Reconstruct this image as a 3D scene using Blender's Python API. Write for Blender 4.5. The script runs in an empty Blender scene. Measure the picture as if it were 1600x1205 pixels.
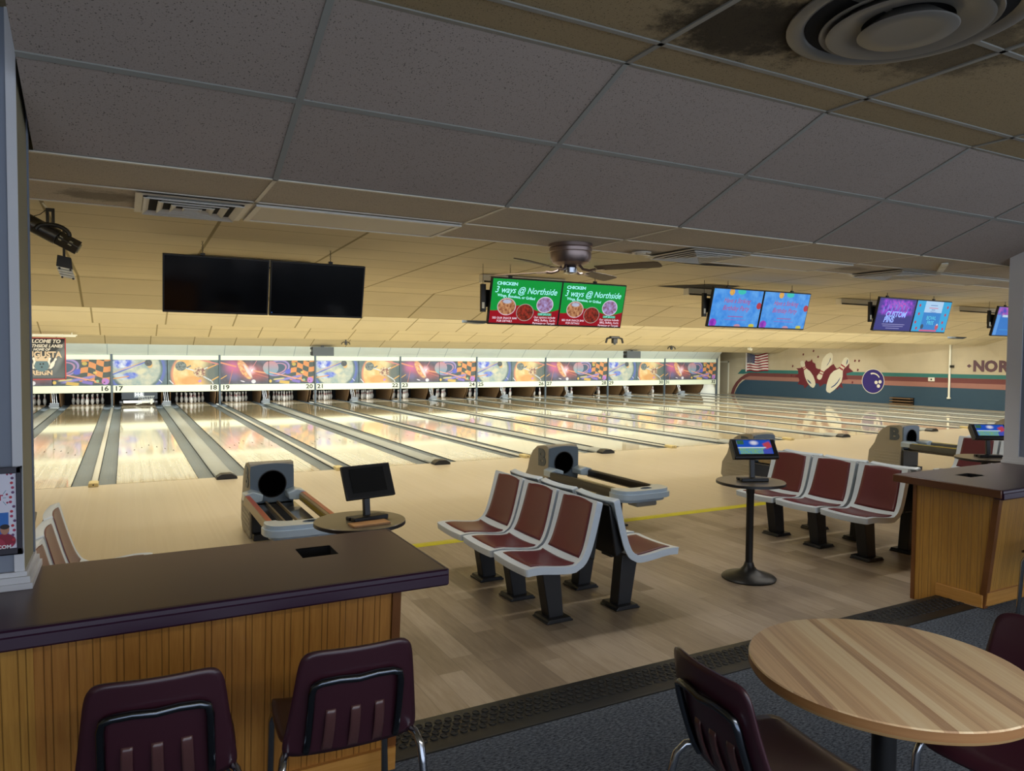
import bpy, bmesh, math, random
from mathutils import Vector, Matrix, geometry
random.seed(7)
sc = bpy.context.scene
COL = sc.collection
PI = math.pi
R = math.radians

# ------------------------------------------------------------------ camera, world, lights, exposure
cd = bpy.data.cameras.new('camera')
cam = bpy.data.objects.new('camera', cd); COL.objects.link(cam)
cd.sensor_fit = 'HORIZONTAL'; cd.sensor_width = 36.0
cd.lens = 36.0 * 1134.765 / 1600.0
cd.clip_start = 0.05; cd.clip_end = 200
YAW, PITCH, ROLL = 0.489645, -0.038333, 0.007566
def cam_axes(yaw, pitch, roll):
    f = Vector((math.sin(yaw)*math.cos(pitch), math.cos(yaw)*math.cos(pitch), math.sin(pitch)))
    r = Vector((math.cos(yaw), -math.sin(yaw), 0)); u = r.cross(f)
    c, s = math.cos(roll), math.sin(roll)
    return c*r + s*u, -s*r + c*u, f
_r, _u, _f = cam_axes(YAW, PITCH, ROLL)
cam.matrix_world = Matrix(((_r.x, _u.x, -_f.x, 0.400154), (_r.y, _u.y, -_f.y, -11.484777), (_r.z, _u.z, -_f.z, 1.804797), (0, 0, 0, 1)))
sc.camera = cam

sc.view_settings.view_transform = 'Standard'
sc.view_settings.look = 'None'
sc.view_settings.exposure = 0.0
sc.view_settings.gamma = 1.0
sc.view_settings.use_curve_mapping = False
try:
    sc.cycles.use_denoising = True
    sc.cycles.max_bounces = 7
    sc.cycles.diffuse_bounces = 4
    sc.cycles.glossy_bounces = 3
    sc.cycles.transparent_max_bounces = 6
    sc.cycles.sample_clamp_indirect = 6.0
    sc.cycles.caustics_reflective = False
    sc.cycles.caustics_refractive = False
except Exception:
    pass

def lin(c):
    if isinstance(c, str):
        c = [int(c[i:i+2], 16) for i in (1, 3, 5)]
    out = []
    for v in c[:3]:
        v = v / 255.0
        out.append(v/12.92 if v <= 0.04045 else ((v+0.055)/1.055)**2.4)
    return tuple(out) + (1.0,)

w = bpy.data.worlds.new('world'); sc.world = w; w.use_nodes = True
w.node_tree.nodes['Background'].inputs[0].default_value = (0.72, 0.82, 1.0, 1)
w.node_tree.nodes['Background'].inputs[1].default_value = 2.1

def area(name, loc, rot, sx, sy, power, col):
    l = bpy.data.lights.new(name, 'AREA'); l.shape = 'RECTANGLE'; l.size = sx; l.size_y = sy
    l.energy = power; l.color = col
    o = bpy.data.objects.new(name, l); COL.objects.link(o)
    o.location = loc; o.rotation_euler = rot
    return o
WARM = (1.0, 0.96, 0.88); NEUT = (0.98, 0.98, 0.88); COOL = (0.80, 0.95, 1.0)
# fluorescent rows hidden in the pocket behind every ceiling baffle
area('light_row_foul', (11.2, 0.95, 2.72), (R(30), 0, 0), 31, 0.20, 950, NEUT)
area('light_row_mid', (11.2, 4.5, 2.72), (R(30), 0, 0), 31, 0.20, 950, NEUT)
area('light_row_far', (11.2, 9.3, 2.6), (R(30), 0, 0), 31, 0.20, 960, NEUT)
area('light_row_pins', (11.2, 14.05, 2.40), (R(60), 0, 0), 30, 0.20, 330, COOL)
area('light_row_deck', (11.8, 16.80, 0.72), (R(38), 0, 0), 30, 0.08, 380, (0.88, 0.95, 1.0))
# row of strip fixtures just behind the hanging monitors
for k in range(7):
    area('light_approach', (1.64 + 3.39*k, -2.98, 2.76), (R(20), 0, 0), 1.15, 0.07, 25, WARM).data.spread = R(130)
area('light_row_step', (11.8, -6.62, 2.84), (R(-4), 0, 0), 33, 0.14, 260, (1.0, 0.96, 0.90))  # added fill row in the ceiling step pocket, lifts seats and plank floor
# added fill lamp behind the camera to brighten the concourse, no fixture modelled
area('light_lobby', (3.0, -13.2, 2.95), (R(-18), 0, 0), 7.0, 1.2, 430, (1.0, 0.95, 0.90))

# ------------------------------------------------------------------ materials
def new_mat(name):
    m = bpy.data.materials.new(name); m.use_nodes = True
    nt = m.node_tree
    return m, nt, nt.nodes['Principled BSDF']
def N(nt, t, **kw):
    n = nt.nodes.new(t)
    for k, v in kw.items(): setattr(n, k, v)
    return n
def L(nt, a, b): nt.links.new(a, b)
def uvn(nt):
    return N(nt, 'ShaderNodeUVMap', uv_map='UV').outputs[0]
def plain(name, c, rough=0.5, metal=0.0, spec=0.5, coat=0.0, var=0.0, scale=8.0, emit=0.0, bump=0.0, ecol=None):
    m, nt, b = new_mat(name)
    c = lin(c)
    b.inputs['Roughness'].default_value = rough
    b.inputs['Metallic'].default_value = metal
    b.inputs['Specular IOR Level'].default_value = spec
    b.inputs['Coat Weight'].default_value = coat
    b.inputs['Coat Roughness'].default_value = 0.12
    tc = N(nt, 'ShaderNodeTexCoord')
    nz = N(nt, 'ShaderNodeTexNoise'); nz.inputs['Scale'].default_value = scale; nz.inputs['Detail'].default_value = 4
    L(nt, tc.outputs['Object'], nz.inputs['Vector'])
    mx = N(nt, 'ShaderNodeMix', data_type='RGBA')
    L(nt, nz.outputs[0], mx.inputs[0])
    v = max(var, 0.02)
    mx.inputs[6].default_value = tuple(x*(1-v) for x in c[:3]) + (1,)
    mx.inputs[7].default_value = tuple(min(1, x*(1+v)) for x in c[:3]) + (1,)
    L(nt, mx.outputs[2], b.inputs['Base Color'])
    if bump:
        bp = N(nt, 'ShaderNodeBump'); bp.inputs['Strength'].default_value = bump; bp.inputs['Distance'].default_value = 0.002
        n2 = N(nt, 'ShaderNodeTexNoise'); n2.inputs['Scale'].default_value = scale*14
        L(nt, tc.outputs['Object'], n2.inputs['Vector']); L(nt, n2.outputs[0], bp.inputs['Height']); L(nt, bp.outputs[0], b.inputs['Normal'])
    if emit:
        e = lin(ecol) if ecol else c
        b.inputs['Emission Color'].default_value = e
        b.inputs['Emission Strength'].default_value = emit
    return m

def mathn(nt, op, a, b=None, c=None):
    n = N(nt, 'ShaderNodeMath', operation=op)
    for i, v in enumerate((a, b, c)):
        if v is None: continue
        if isinstance(v, (int, float)): n.inputs[i].default_value = v
        else: L(nt, v, n.inputs[i])
    return n.outputs[0]
def mixc(nt, fac, a, b):
    n = N(nt, 'ShaderNodeMix', data_type='RGBA')
    for i, v in ((0, fac), (6, a), (7, b)):
        if isinstance(v, (int, float)): n.inputs[i].default_value = v
        elif isinstance(v, tuple): n.inputs[i].default_value = v
        else: L(nt, v, n.inputs[i])
    return n.outputs[2]
def sep(nt, v):
    s = N(nt, 'ShaderNodeSeparateXYZ'); L(nt, v, s.inputs[0]); return s.outputs
def comb(nt, x, y, z=0.0):
    s = N(nt, 'ShaderNodeCombineXYZ')
    for i, v in enumerate((x, y, z)):
        if isinstance(v, (int, float)): s.inputs[i].default_value = v
        else: L(nt, v, s.inputs[i])
    return s.outputs[0]
def maprange(nt, v, a, b, c=0.0, d=1.0, smooth=False):
    n = N(nt, 'ShaderNodeMapRange', interpolation_type='SMOOTHSTEP' if smooth else 'LINEAR')
    L(nt, v, n.inputs[0])
    n.inputs[1].default_value = a; n.inputs[2].default_value = b; n.inputs[3].default_value = c; n.inputs[4].default_value = d
    return n.outputs[0]
def noise(nt, vec, scale, detail=3, rough=0.5):
    n = N(nt, 'ShaderNodeTexNoise'); n.inputs['Scale'].default_value = scale; n.inputs['Detail'].default_value = detail
    n.inputs['Roughness'].default_value = rough
    L(nt, vec, n.inputs['Vector']); return n.outputs[0]
def white(nt, vec):
    n = N(nt, 'ShaderNodeTexWhiteNoise'); L(nt, vec, n.inputs['Vector']); return n.outputs[0]
def scalev(nt, vec, s):
    n = N(nt, 'ShaderNodeVectorMath', operation='MULTIPLY'); L(nt, vec, n.inputs[0]); n.inputs[1].default_value = s
    return n.outputs[0]
def bump(nt, b, h, strength, dist):
    bp = N(nt, 'ShaderNodeBump'); bp.inputs['Strength'].default_value = strength; bp.inputs['Distance'].default_value = dist
    L(nt, h, bp.inputs['Height']); L(nt, bp.outputs[0], b.inputs['Normal'])

def boards(name, cols, bw, bl, rough, along='y', coat=0.0, grain=0.25, gap=0.0015, gapdark=0.5, coatr=0.08, spec=0.5, vary=1.0):
    """planks: bw wide, bl long, running along uv y (or x)"""
    m, nt, b = new_mat(name)
    s = sep(nt, uvn(nt))
    u, v = (s[0], s[1]) if along == 'y' else (s[1], s[0])
    q = mathn(nt, 'DIVIDE', u, bw); col = mathn(nt, 'FLOOR', q); fx = mathn(nt, 'FRACT', q)
    off = white(nt, comb(nt, col, 3.3))
    q2 = mathn(nt, 'ADD', mathn(nt, 'DIVIDE', v, bl), mathn(nt, 'MULTIPLY', off, 7.0))
    row = mathn(nt, 'FLOOR', q2); fy = mathn(nt, 'FRACT', q2)
    rnd = white(nt, comb(nt, col, row))
    g = noise(nt, scalev(nt, comb(nt, u, v, rnd), (1/bw*1.6, 1.2, 40)), 3.0, 6, 0.65)
    t = mathn(nt, 'ADD', mathn(nt, 'MULTIPLY', mathn(nt, 'SUBTRACT', rnd, 0.5), vary), mathn(nt, 'ADD', mathn(nt, 'MULTIPLY', mathn(nt, 'SUBTRACT', g, 0.5), grain*6), 0.5))
    rp = N(nt, 'ShaderNodeValToRGB'); L(nt, t, rp.inputs[0])
    cr = rp.color_ramp
    cr.elements[0].position = 0.0; cr.elements[0].color = lin(cols[0])
    cr.elements[1].position = 1.0; cr.elements[1].color = lin(cols[-1])
    for i, c in enumerate(cols[1:-1]):
        e = cr.elements.new((i+1)/(len(cols)-1)); e.color = lin(c)
    ex = mathn(nt, 'MULTIPLY', mathn(nt, 'MINIMUM', fx, mathn(nt, 'SUBTRACT', 1.0, fx)), bw)
    ey = mathn(nt, 'MULTIPLY', mathn(nt, 'MINIMUM', fy, mathn(nt, 'SUBTRACT', 1.0, fy)), bl)
    e = mathn(nt, 'MINIMUM', ex, ey)
    msk = maprange(nt, e, gap*0.5, gap*1.5, gapdark, 0.0)
    dark = tuple(x*0.25 for x in lin(cols[0])[:3]) + (1,)
    L(nt, mixc(nt, msk, rp.outputs[0], dark), b.inputs['Base Color'])
    b.inputs['Roughness'].default_value = rough
    b.inputs['Coat Weight'].default_value = coat
    b.inputs['Coat Roughness'].default_value = coatr
    b.inputs['Specular IOR Level'].default_value = spec
    return m

def tiles(name, c, seam, u0, v0, pu, pv, speckle=0.0, sw=0.006, rough=0.9, stain=None, big=0.06):
    """acoustic ceiling tiles laid on uv metres"""
    m, nt, b = new_mat(name)
    uv = uvn(nt); s = sep(nt, uv)
    q = mathn(nt, 'DIVIDE', mathn(nt, 'SUBTRACT', s[0], u0), pu); p = mathn(nt, 'DIVIDE', mathn(nt, 'SUBTRACT', s[1], v0), pv)
    fx = mathn(nt, 'FRACT', q); fy = mathn(nt, 'FRACT', p)
    rnd = white(nt, comb(nt, mathn(nt, 'FLOOR', q), mathn(nt, 'FLOOR', p)))
    c = lin(c)
    base = mixc(nt, rnd, tuple(x*(1-big) for x in c[:3])+(1,), tuple(min(1, x*(1+big)) for x in c[:3])+(1,))
    n1 = noise(nt, uv, 1.3, 4)
    base = mixc(nt, mathn(nt, 'MULTIPLY', maprange(nt, n1, 0.45, 0.75), 0.35), base, tuple(x*0.82 for x in c[:3])+(1,))
    if speckle:
        vo = N(nt, 'ShaderNodeTexVoronoi'); vo.inputs['Scale'].default_value = 95; L(nt, uv, vo.inputs['Vector'])
        n2 = noise(nt, uv, 60, 3)
        hole = maprange(nt, mathn(nt, 'ADD', vo.outputs['Distance'], mathn(nt, 'MULTIPLY', n2, 0.55)), 0.43, 0.53, speckle, 0.0)
        base = mixc(nt, hole, base, tuple(x*0.25 for x in c[:3])+(1,))
        n3 = noise(nt, uv, 160, 2)
        base = mixc(nt, mathn(nt, 'MULTIPLY', maprange(nt, n3, 0.5, 0.7), 0.35), base, tuple(x*0.6 for x in c[:3])+(1,))
    if stain:
        for (sx, sy, rx, ry, a) in stain:
            d = N(nt, 'ShaderNodeVectorMath', operation='LENGTH')
            L(nt, comb(nt, mathn(nt, 'DIVIDE', mathn(nt, 'SUBTRACT', s[0], sx), rx), mathn(nt, 'DIVIDE', mathn(nt, 'SUBTRACT', s[1], sy), ry)), d.inputs[0])
            dd = mathn(nt, 'ADD', d.outputs['Value'], mathn(nt, 'MULTIPLY', mathn(nt, 'SUBTRACT', noise(nt, uv, 9, 6, 0.7), 0.5), 1.6))
            base = mixc(nt, maprange(nt, dd, 0.5, 1.1, a, 0.0, True), base, lin('#1c1814'))
    ex = mathn(nt, 'MULTIPLY', mathn(nt, 'MINIMUM', fx, mathn(nt, 'SUBTRACT', 1.0, fx)), pu)
    ey = mathn(nt, 'MULTIPLY', mathn(nt, 'MINIMUM', fy, mathn(nt, 'SUBTRACT', 1.0, fy)), pv)
    mx_ = maprange(nt, ex, sw*1.6, sw*2.4, 1.0, 0.0); my_ = maprange(nt, ey, sw*0.7, sw*1.3, 0.85, 0.0)
    base = mixc(nt, mathn(nt, 'MAXIMUM', mx_, my_), base, lin(seam))
    L(nt, base, b.inputs['Base Color'])
    b.inputs['Roughness'].default_value = rough; b.inputs['Specular IOR Level'].default_value = 0.2
    return m

def paint(name, layers, emit=1.0, rough=0.3, base_c='#000000'):
    """flat artwork painted on uv metres; layers back to front"""
    m, nt, b = new_mat(name)
    uv = uvn(nt)
    def colour(c):
        if isinstance(c, tuple) and c[0] == 'n':
            return mixc(nt, maprange(nt, noise(nt, uv, c[3], 4, 0.6), 0.38, 0.62), lin(c[1]), lin(c[2]))
        if isinstance(c, tuple) and c[0] == 'v':
            s = sep(nt, uv); return mixc(nt, maprange(nt, s[1], c[3], c[4]), lin(c[1]), lin(c[2]))
        return lin(c)
    cur = None
    for ly in layers:
        k = ly[0]
        if k == 'base':
            cur = colour(ly[1]); continue
        if k == 'ell':   # cx cy rx ry rot soft colour alpha
            _, cx, cy, rx, ry, rot, soft, c = ly[:8]; a = ly[8] if len(ly) > 8 else 1.0
            mp = N(nt, 'ShaderNodeMapping', vector_type='TEXTURE'); L(nt, uv, mp.inputs[0])
            mp.inputs[1].default_value = (cx, cy, 0); mp.inputs[2].default_value = (0, 0, R(rot)); mp.inputs[3].default_value = (rx, ry, 1)
            d = N(nt, 'ShaderNodeVectorMath', operation='LENGTH'); L(nt, mp.outputs[0], d.inputs[0])
            msk = maprange(nt, d.outputs['Value'], 1.0, 1.0 - max(soft, 0.02), 0.0, a, True)
            cc = colour(c)
        elif k == 'rect' or k == 'chk' or k == 'line':
            if k == 'line':
                _, x0, y0, x1, y1, wd, soft, c = ly[:8]; a = ly[8] if len(ly) > 8 else 1.0
                cx, cy = (x0+x1)/2, (y0+y1)/2; rx = math.hypot(x1-x0, y1-y0)/2; ry = wd/2; rot = math.degrees(math.atan2(y1-y0, x1-x0))
            elif k == 'chk':
                _, cx, cy, rx, ry, rot, soft, c, c2, nx, ny = ly; a = 1.0
            else:
                _, cx, cy, rx, ry, rot, soft, c = ly[:8]; a = ly[8] if len(ly) > 8 else 1.0
            mp = N(nt, 'ShaderNodeMapping', vector_type='TEXTURE'); L(nt, uv, mp.inputs[0])
            mp.inputs[1].default_value = (cx, cy, 0); mp.inputs[2].default_value = (0, 0, R(rot)); mp.inputs[3].default_value = (rx, ry, 1)
            s = sep(nt, mp.outputs[0])
            dx = maprange(nt, mathn(nt, 'ABSOLUTE', s[0]), 1.0, 1.0 - max(soft if k != 'line' else 0.1, 0.005), 0, 1)
            dy = maprange(nt, mathn(nt, 'ABSOLUTE', s[1]), 1.0, 1.0 - max(soft, 0.005), 0, 1)
            msk = mathn(nt, 'MULTIPLY', mathn(nt, 'MULTIPLY', dx, dy), a)
            cc = colour(c)
            if k == 'chk':
                wob = mathn(nt, 'MULTIPLY', mathn(nt, 'SINE', mathn(nt, 'MULTIPLY', s[0], 3.0)), 0.14)
                ck = N(nt, 'ShaderNodeTexChecker'); ck.inputs['Scale'].default_value = 1.0
                ck.inputs[1].default_value = lin(c); ck.inputs[2].default_value = lin(c2)
                L(nt, comb(nt, mathn(nt, 'MULTIPLY', mathn(nt, 'ADD', s[0], 3.001), nx), mathn(nt, 'MULTIPLY', mathn(nt, 'ADD', mathn(nt, 'ADD', s[1], wob), 5.0), ny), 0.5), ck.inputs[0])
                cc = ck.outputs[0]
        elif k == 'half':  # everything below a curve y = a + b*sin(w*x+p)
            _, ya, yb, wv, ph, c = ly
            s = sep(nt, uv)
            yy = mathn(nt, 'ADD', mathn(nt, 'MULTIPLY', mathn(nt, 'SINE', mathn(nt, 'ADD', mathn(nt, 'MULTIPLY', s[0], wv), ph)), yb), ya)
            msk = maprange(nt, mathn(nt, 'SUBTRACT', s[1], yy), -0.004, 0.004, 1.0, 0.0); cc = colour(c)
        cur = mixc(nt, msk, cur, cc)
    if emit:
        b.inputs['Base Color'].default_value = lin(base_c)
        L(nt, cur, b.inputs['Emission Color']); b.inputs['Emission Strength'].default_value = emit
    else:
        L(nt, cur, b.inputs['Base Color'])
    b.inputs['Roughness'].default_value = rough
    b.inputs['Specular IOR Level'].default_value = 0.3
    return m

# ------------------------------------------------------------------ mesh building
class MB:
    def __init__(s): s.v = []; s.f = []; s.mi = []; s.mats = []; s.cur = 0; s.T = None
    def mat(s, m):
        if m not in s.mats: s.mats.append(m)
        s.cur = s.mats.index(m); return s
    def add(s, vs, fs):
        o = len(s.v)
        for p in vs:
            p = Vector(p)
            if s.T is not None: p = s.T @ p
            s.v.append(p)
        for f in fs: s.f.append([i+o for i in f]); s.mi.append(s.cur)
        return s
    def box(s, x0, x1, y0, y1, z0, z1):
        return s.add([(x0,y0,z0),(x1,y0,z0),(x1,y1,z0),(x0,y1,z0),(x0,y0,z1),(x1,y0,z1),(x1,y1,z1),(x0,y1,z1)],
                     [(0,3,2,1),(4,5,6,7),(0,1,5,4),(1,2,6,5),(2,3,7,6),(3,0,4,7)])
    def hexa(s, a, b):
        """two quads (lists of 4 points) joined"""
        return s.add(list(a)+list(b), [(0,3,2,1),(4,5,6,7),(0,1,5,4),(1,2,6,5),(2,3,7,6),(3,0,4,7)])
    def quad(s, *p): return s.add(p, [tuple(range(len(p)))])
    def prism(s, pts, axis, a, b):
        def P(p, t):
            return {'x': (t, p[0], p[1]), 'y': (p[0], t, p[1]), 'z': (p[0], p[1], t)}[axis]
        n = len(pts)
        tris = geometry.tessellate_polygon([[Vector((p[0], p[1], 0)) for p in pts]])
        vs = [P(p, a) for p in pts] + [P(p, b) for p in pts]
        fs = [tuple(t) for t in tris] + [tuple(i+n for i in reversed(t)) for t in tris]
        fs += [(i, (i+1) % n, (i+1) % n + n, i+n) for i in range(n)]
        return s.add(vs, fs)
    def tube(s, pts, r, n=8, caps=True, closed=False):
        pts = [Vector(p) for p in pts]; k = len(pts); rr = r if isinstance(r, (list, tuple)) else [r]*k
        vs = []; prev = None
        for i, p in enumerate(pts):
            if closed: t = (pts[(i+1) % k] - pts[i-1])
            else: t = pts[min(i+1, k-1)] - pts[max(i-1, 0)]
            t.normalize()
            if prev is None:
                a = Vector((0, 0, 1)) if abs(t.z) < 0.9 else Vector((1, 0, 0))
                nx = t.cross(a).normalized()
            else:
                nx = (prev - t*prev.dot(t)).normalized()
            prev = nx; ny = t.cross(nx)
            for j in range(n):
                an = 2*PI*j/n
                vs.append(p + (nx*math.cos(an) + ny*math.sin(an))*rr[i])
        fs = []
        for i in range(k if closed else k-1):
            for j in range(n):
                a = i*n+j; b = i*n+(j+1) % n; c = ((i+1) % k)*n+(j+1) % n; d = ((i+1) % k)*n+j
                fs.append((a, b, c, d))
        if caps and not closed:
            fs.append(tuple(reversed(range(n)))); fs.append(tuple((k-1)*n+j for j in range(n)))
        return s.add(vs, fs)
    def lathe(s, prof, n=24, c=(0, 0, 0), axis='z', caps=True):
        vs = []; k = len(prof)
        for (r, h) in prof:
            for j in range(n):
                a = 2*PI*j/n; x, y = r*math.cos(a), r*math.sin(a)
                p = {'z': (x, y, h), 'y': (x, h, y), 'x': (h, x, y)}[axis]
                vs.append((p[0]+c[0], p[1]+c[1], p[2]+c[2]))
        fs = [(i*n+j, i*n+(j+1) % n, (i+1)*n+(j+1) % n, (i+1)*n+j) for i in range(k-1) for j in range(n)]
        if not caps: return s.add(vs, fs)
        if prof[0][0] > 1e-4: fs.append(tuple(reversed(range(n))))
        if prof[-1][0] > 1e-4: fs.append(tuple((k-1)*n+j for j in range(n)))
        return s.add(vs, fs)
    def grid(s, fn, nu, nv):
        vs = [fn(i/nu, j/nv) for j in range(nv+1) for i in range(nu+1)]
        fs = [(j*(nu+1)+i, j*(nu+1)+i+1, (j+1)*(nu+1)+i+1, (j+1)*(nu+1)+i) for j in range(nv) for i in range(nu)]
        return s.add(vs, fs)
    def build(s, name, parent=None, m=None, loc=(0, 0, 0), rot=(0, 0, 0), bevel=0.0, seg=2, smooth=40, solid=0.0, subsurf=0, recalc=True, solid_off=0.0, uvs=None):
        me = bpy.data.meshes.new(name)
        me.from_pydata([tuple(p) for p in s.v], [], s.f)
        mats = s.mats if s.mats else [m]
        for x in mats: me.materials.append(x)
        for p, i in zip(me.polygons, s.mi): p.material_index = i
        if recalc:
            bm = bmesh.new(); bm.from_mesh(me)
            bmesh.ops.remove_doubles(bm, verts=bm.verts, dist=1e-6)
            bmesh.ops.recalc_face_normals(bm, faces=bm.faces); bm.to_mesh(me); bm.free()
        uvl = me.uv_layers.new(name='UV')
        for p in me.polygons:
            n = p.normal; ax, ay, az = abs(n.x), abs(n.y), abs(n.z)
            for li in p.loop_indices:
                co = me.vertices[me.loops[li].vertex_index].co
                if uvs: uvl.data[li].uv = uvs(co)
                elif az >= ax and az >= ay: uvl.data[li].uv = (co.x, co.y)
                elif ax >= ay: uvl.data[li].uv = (co.y, co.z)
                else: uvl.data[li].uv = (co.x, co.z)
        if smooth:
            me.shade_smooth()
            me.set_sharp_from_angle(angle=R(smooth))
        o = bpy.data.objects.new(name, me); COL.objects.link(o)
        o.location = loc; o.rotation_euler = rot
        if parent is not None: o.parent = parent
        if solid:
            md = o.modifiers.new('solid', 'SOLIDIFY'); md.thickness = solid; md.offset = solid_off
        if bevel:
            md = o.modifiers.new('bevel', 'BEVEL'); md.width = bevel; md.segments = seg; md.limit_method = 'ANGLE'; md.angle_limit = R(40)
            md.harden_normals = False
        if subsurf:
            md = o.modifiers.new('sub', 'SUBSURF'); md.levels = subsurf; md.render_levels = subsurf
        return o

def tag(o, label, cat, group=None, kind=None):
    o['label'] = label; o['category'] = cat
    if group: o['group'] = group
    if kind: o['kind'] = kind
    return o
def struct(o, kind='structure'):
    o['kind'] = kind; return o
def thing(name, loc, label, cat, rot=0.0, group=None):
    o = bpy.data.objects.new(name, None); COL.objects.link(o)
    o.empty_display_size = 0.1
    o.location = loc; o.rotation_euler = rot if isinstance(rot, tuple) else (0, 0, rot)
    return tag(o, label, cat, group)
KIDS = {}
def kids(o): return [c for c in COL.objects if c.parent == o]
def dup(o, loc, rot=None, label=None, group=None, children=None):
    def cp(a, par):
        c = a.copy(); COL.objects.link(c); c.parent = par
        for ch in tree.get(a.name, []): cp(ch, c)
        return c
    tree = {}
    for x in COL.objects:
        if x.parent is not None: tree.setdefault(x.parent.name, []).append(x)
    r = cp(o, None)
    r.location = loc
    if rot is not None: r.rotation_euler = rot if isinstance(rot, tuple) else (0, 0, rot)
    if label: r['label'] = label
    if group: r['group'] = group
    return r

def text(name, body, size, m, parent, loc, face='-y', align='CENTER', shear=0.0, extrude=0.001, bold=0.0, sx=1.0, rotz=0.0):
    cu = bpy.data.curves.new(name, 'FONT'); cu.body = body; cu.size = size; cu.align_x = align; cu.align_y = 'CENTER'
    cu.shear = shear; cu.extrude = extrude; cu.offset = bold; cu.resolution_u = 3
    t = bpy.data.objects.new(name + '_t', cu); COL.objects.link(t)
    me = bpy.data.meshes.new_from_object(t)
    bpy.data.objects.remove(t); bpy.data.curves.remove(cu)
    T = {'-y': Matrix.Rotation(R(90), 4, 'X'), '-x': Matrix.Rotation(R(-90), 4, 'Z') @ Matrix.Rotation(R(90), 4, 'X'), 'z': Matrix.Identity(4)}[face]
    T = T @ Matrix.Rotation(R(rotz), 4, 'Z') @ Matrix.Diagonal((sx, 1, 1, 1))
    me.transform(T); me.materials.clear(); me.materials.append(m); me.name = name
    if not me.uv_layers: me.uv_layers.new(name='UV')
    else: me.uv_layers[0].name = 'UV'
    o = bpy.data.objects.new(name, me); COL.objects.link(o)
    o.location = loc
    if parent is not None: o.parent = parent
    return o

# ------------------------------------------------------------------ shared dimensions
GN, GW, LW = 0.549, 0.735, 1.0541          # narrow and wide gutter divisions, lane width
PAIR = 2*LW + GN + GW                       # 3.392
NW = {13: 'thirteen', 14: 'fourteen', 15: 'fifteen', 16: 'sixteen', 17: 'seventeen', 18: 'eighteen', 19: 'nineteen', 20: 'twenty', 30: 'thirty', 31: 'thirty-one', 32: 'thirty-two', 33: 'thirty-three'}
for _i, _w in enumerate(('one', 'two', 'three', 'four', 'five', 'six', 'seven', 'eight', 'nine')): NW[21+_i] = 'twenty-' + _w
def nar(k): return k*PAIR
def wid(k): return k*PAIR + GN/2 + LW + GW/2
XR = 28.57; XL = -4.5; LANE_END = 18.95
CZ = 0.085                                  # carpeted concourse height

# ------------------------------------------------------------------ room shell materials
M_lane = boards('maple_lane', ['#c8b288', '#d6c4a0', '#e0d0ae'], 0.0270, 3.5, 0.08, coat=0.6, coatr=0.05, spec=0.45, grain=0.05, gap=0.0006, gapdark=0.25, vary=0.9)
M_pind = boards('pin_deck', ['#b4966a', '#c6aa7e', '#d0b88e'], 0.0270, 3.5, 0.28, coat=0.2, coatr=0.12, spec=0.35, grain=0.10, gap=0.0006, gapdark=0.25)
M_appr = boards('maple_approach', ['#b8a88c', '#c0b196', '#c6b89f'], 0.0270, 4.5, 0.30, coat=0.25, coatr=0.18, grain=0.02, gap=0.0004, gapdark=0.12, vary=0.35)
M_vinyl = boards('vinyl_plank', ['#7f705d', '#95856f', '#a99a86'], 0.150, 1.22, 0.38, grain=0.22, gap=0.0015, gapdark=0.45, vary=1.0)
M_wall = plain('block_wall', '#aa9f88', 0.85, var=0.04, scale=2)
M_white = plain('painted_white', '#e3e2d2', 0.55, var=0.01)
M_greyrail = plain('gutter_grey', '#636a6b', 0.42, var=0.10, scale=3, spec=0.5)
M_caprail = plain('cap_grey', '#8d8f88', 0.4, var=0.08, scale=3)
M_capcream = plain('cap_cream', '#b2ae9f', 0.4, var=0.05, scale=3)
M_capwood = plain('cap_wood', '#c4b078', 0.4, var=0.15, scale=20)
M_black = plain('black_plastic', '#0d0d0e', 0.4)
M_blackmetal = plain('black_metal', '#121214', 0.42)
M_dark = plain('pit_dark', '#0b0b0c', 0.95)
M_ceil_near = tiles('ceiling_tile_pinhole', '#a5988d', '#8f9089', 1.03, 0.0, 1.22, 0.565, speckle=0.8)
M_ceil_flat = tiles('ceiling_tile_fissured', '#a99774', '#a39b88', 1.03, -9.22, 1.22, 0.60, speckle=0.75,
                    stain=[(2.45, -9.48, 0.42, 0.30, 0.85), (3.3, -9.75, 0.35, 0.35, 0.6), (2.8, -9.9, 0.55, 0.55, 0.45)])
M_ceil_mid = tiles('ceiling_tile_vent_row', '#c4baa6', '#a39b88', 1.03, -7.94, 1.22, 0.55, speckle=0.6,
                   stain=[(0.30, -7.1, 0.22, 0.16, 0.5), (3.95, -6.95, 0.22, 0.14, 0.5), (6.2, -7.1, 0.3, 0.12, 0.4)])
M_ceil_far = tiles('ceiling_panel_smooth', '#cdc3a6', '#8f8566', 1.10, 0.0, 1.22, 0.61, big=0.035, sw=0.007)
M_ceil_cove = tiles('ceiling_panel_pale', '#d8e0da', '#a8b5b8', 1.10, 0.0, 1.22, 0.61, big=0.03, sw=0.006)
M_riser = plain('ceiling_riser', '#d8cba0', 0.8)
M_tee = plain('ceiling_tee', '#8e8e86', 0.5); M_vent_tee = plain('ceiling_tee_light', '#d8d2c0', 0.5)

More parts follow.
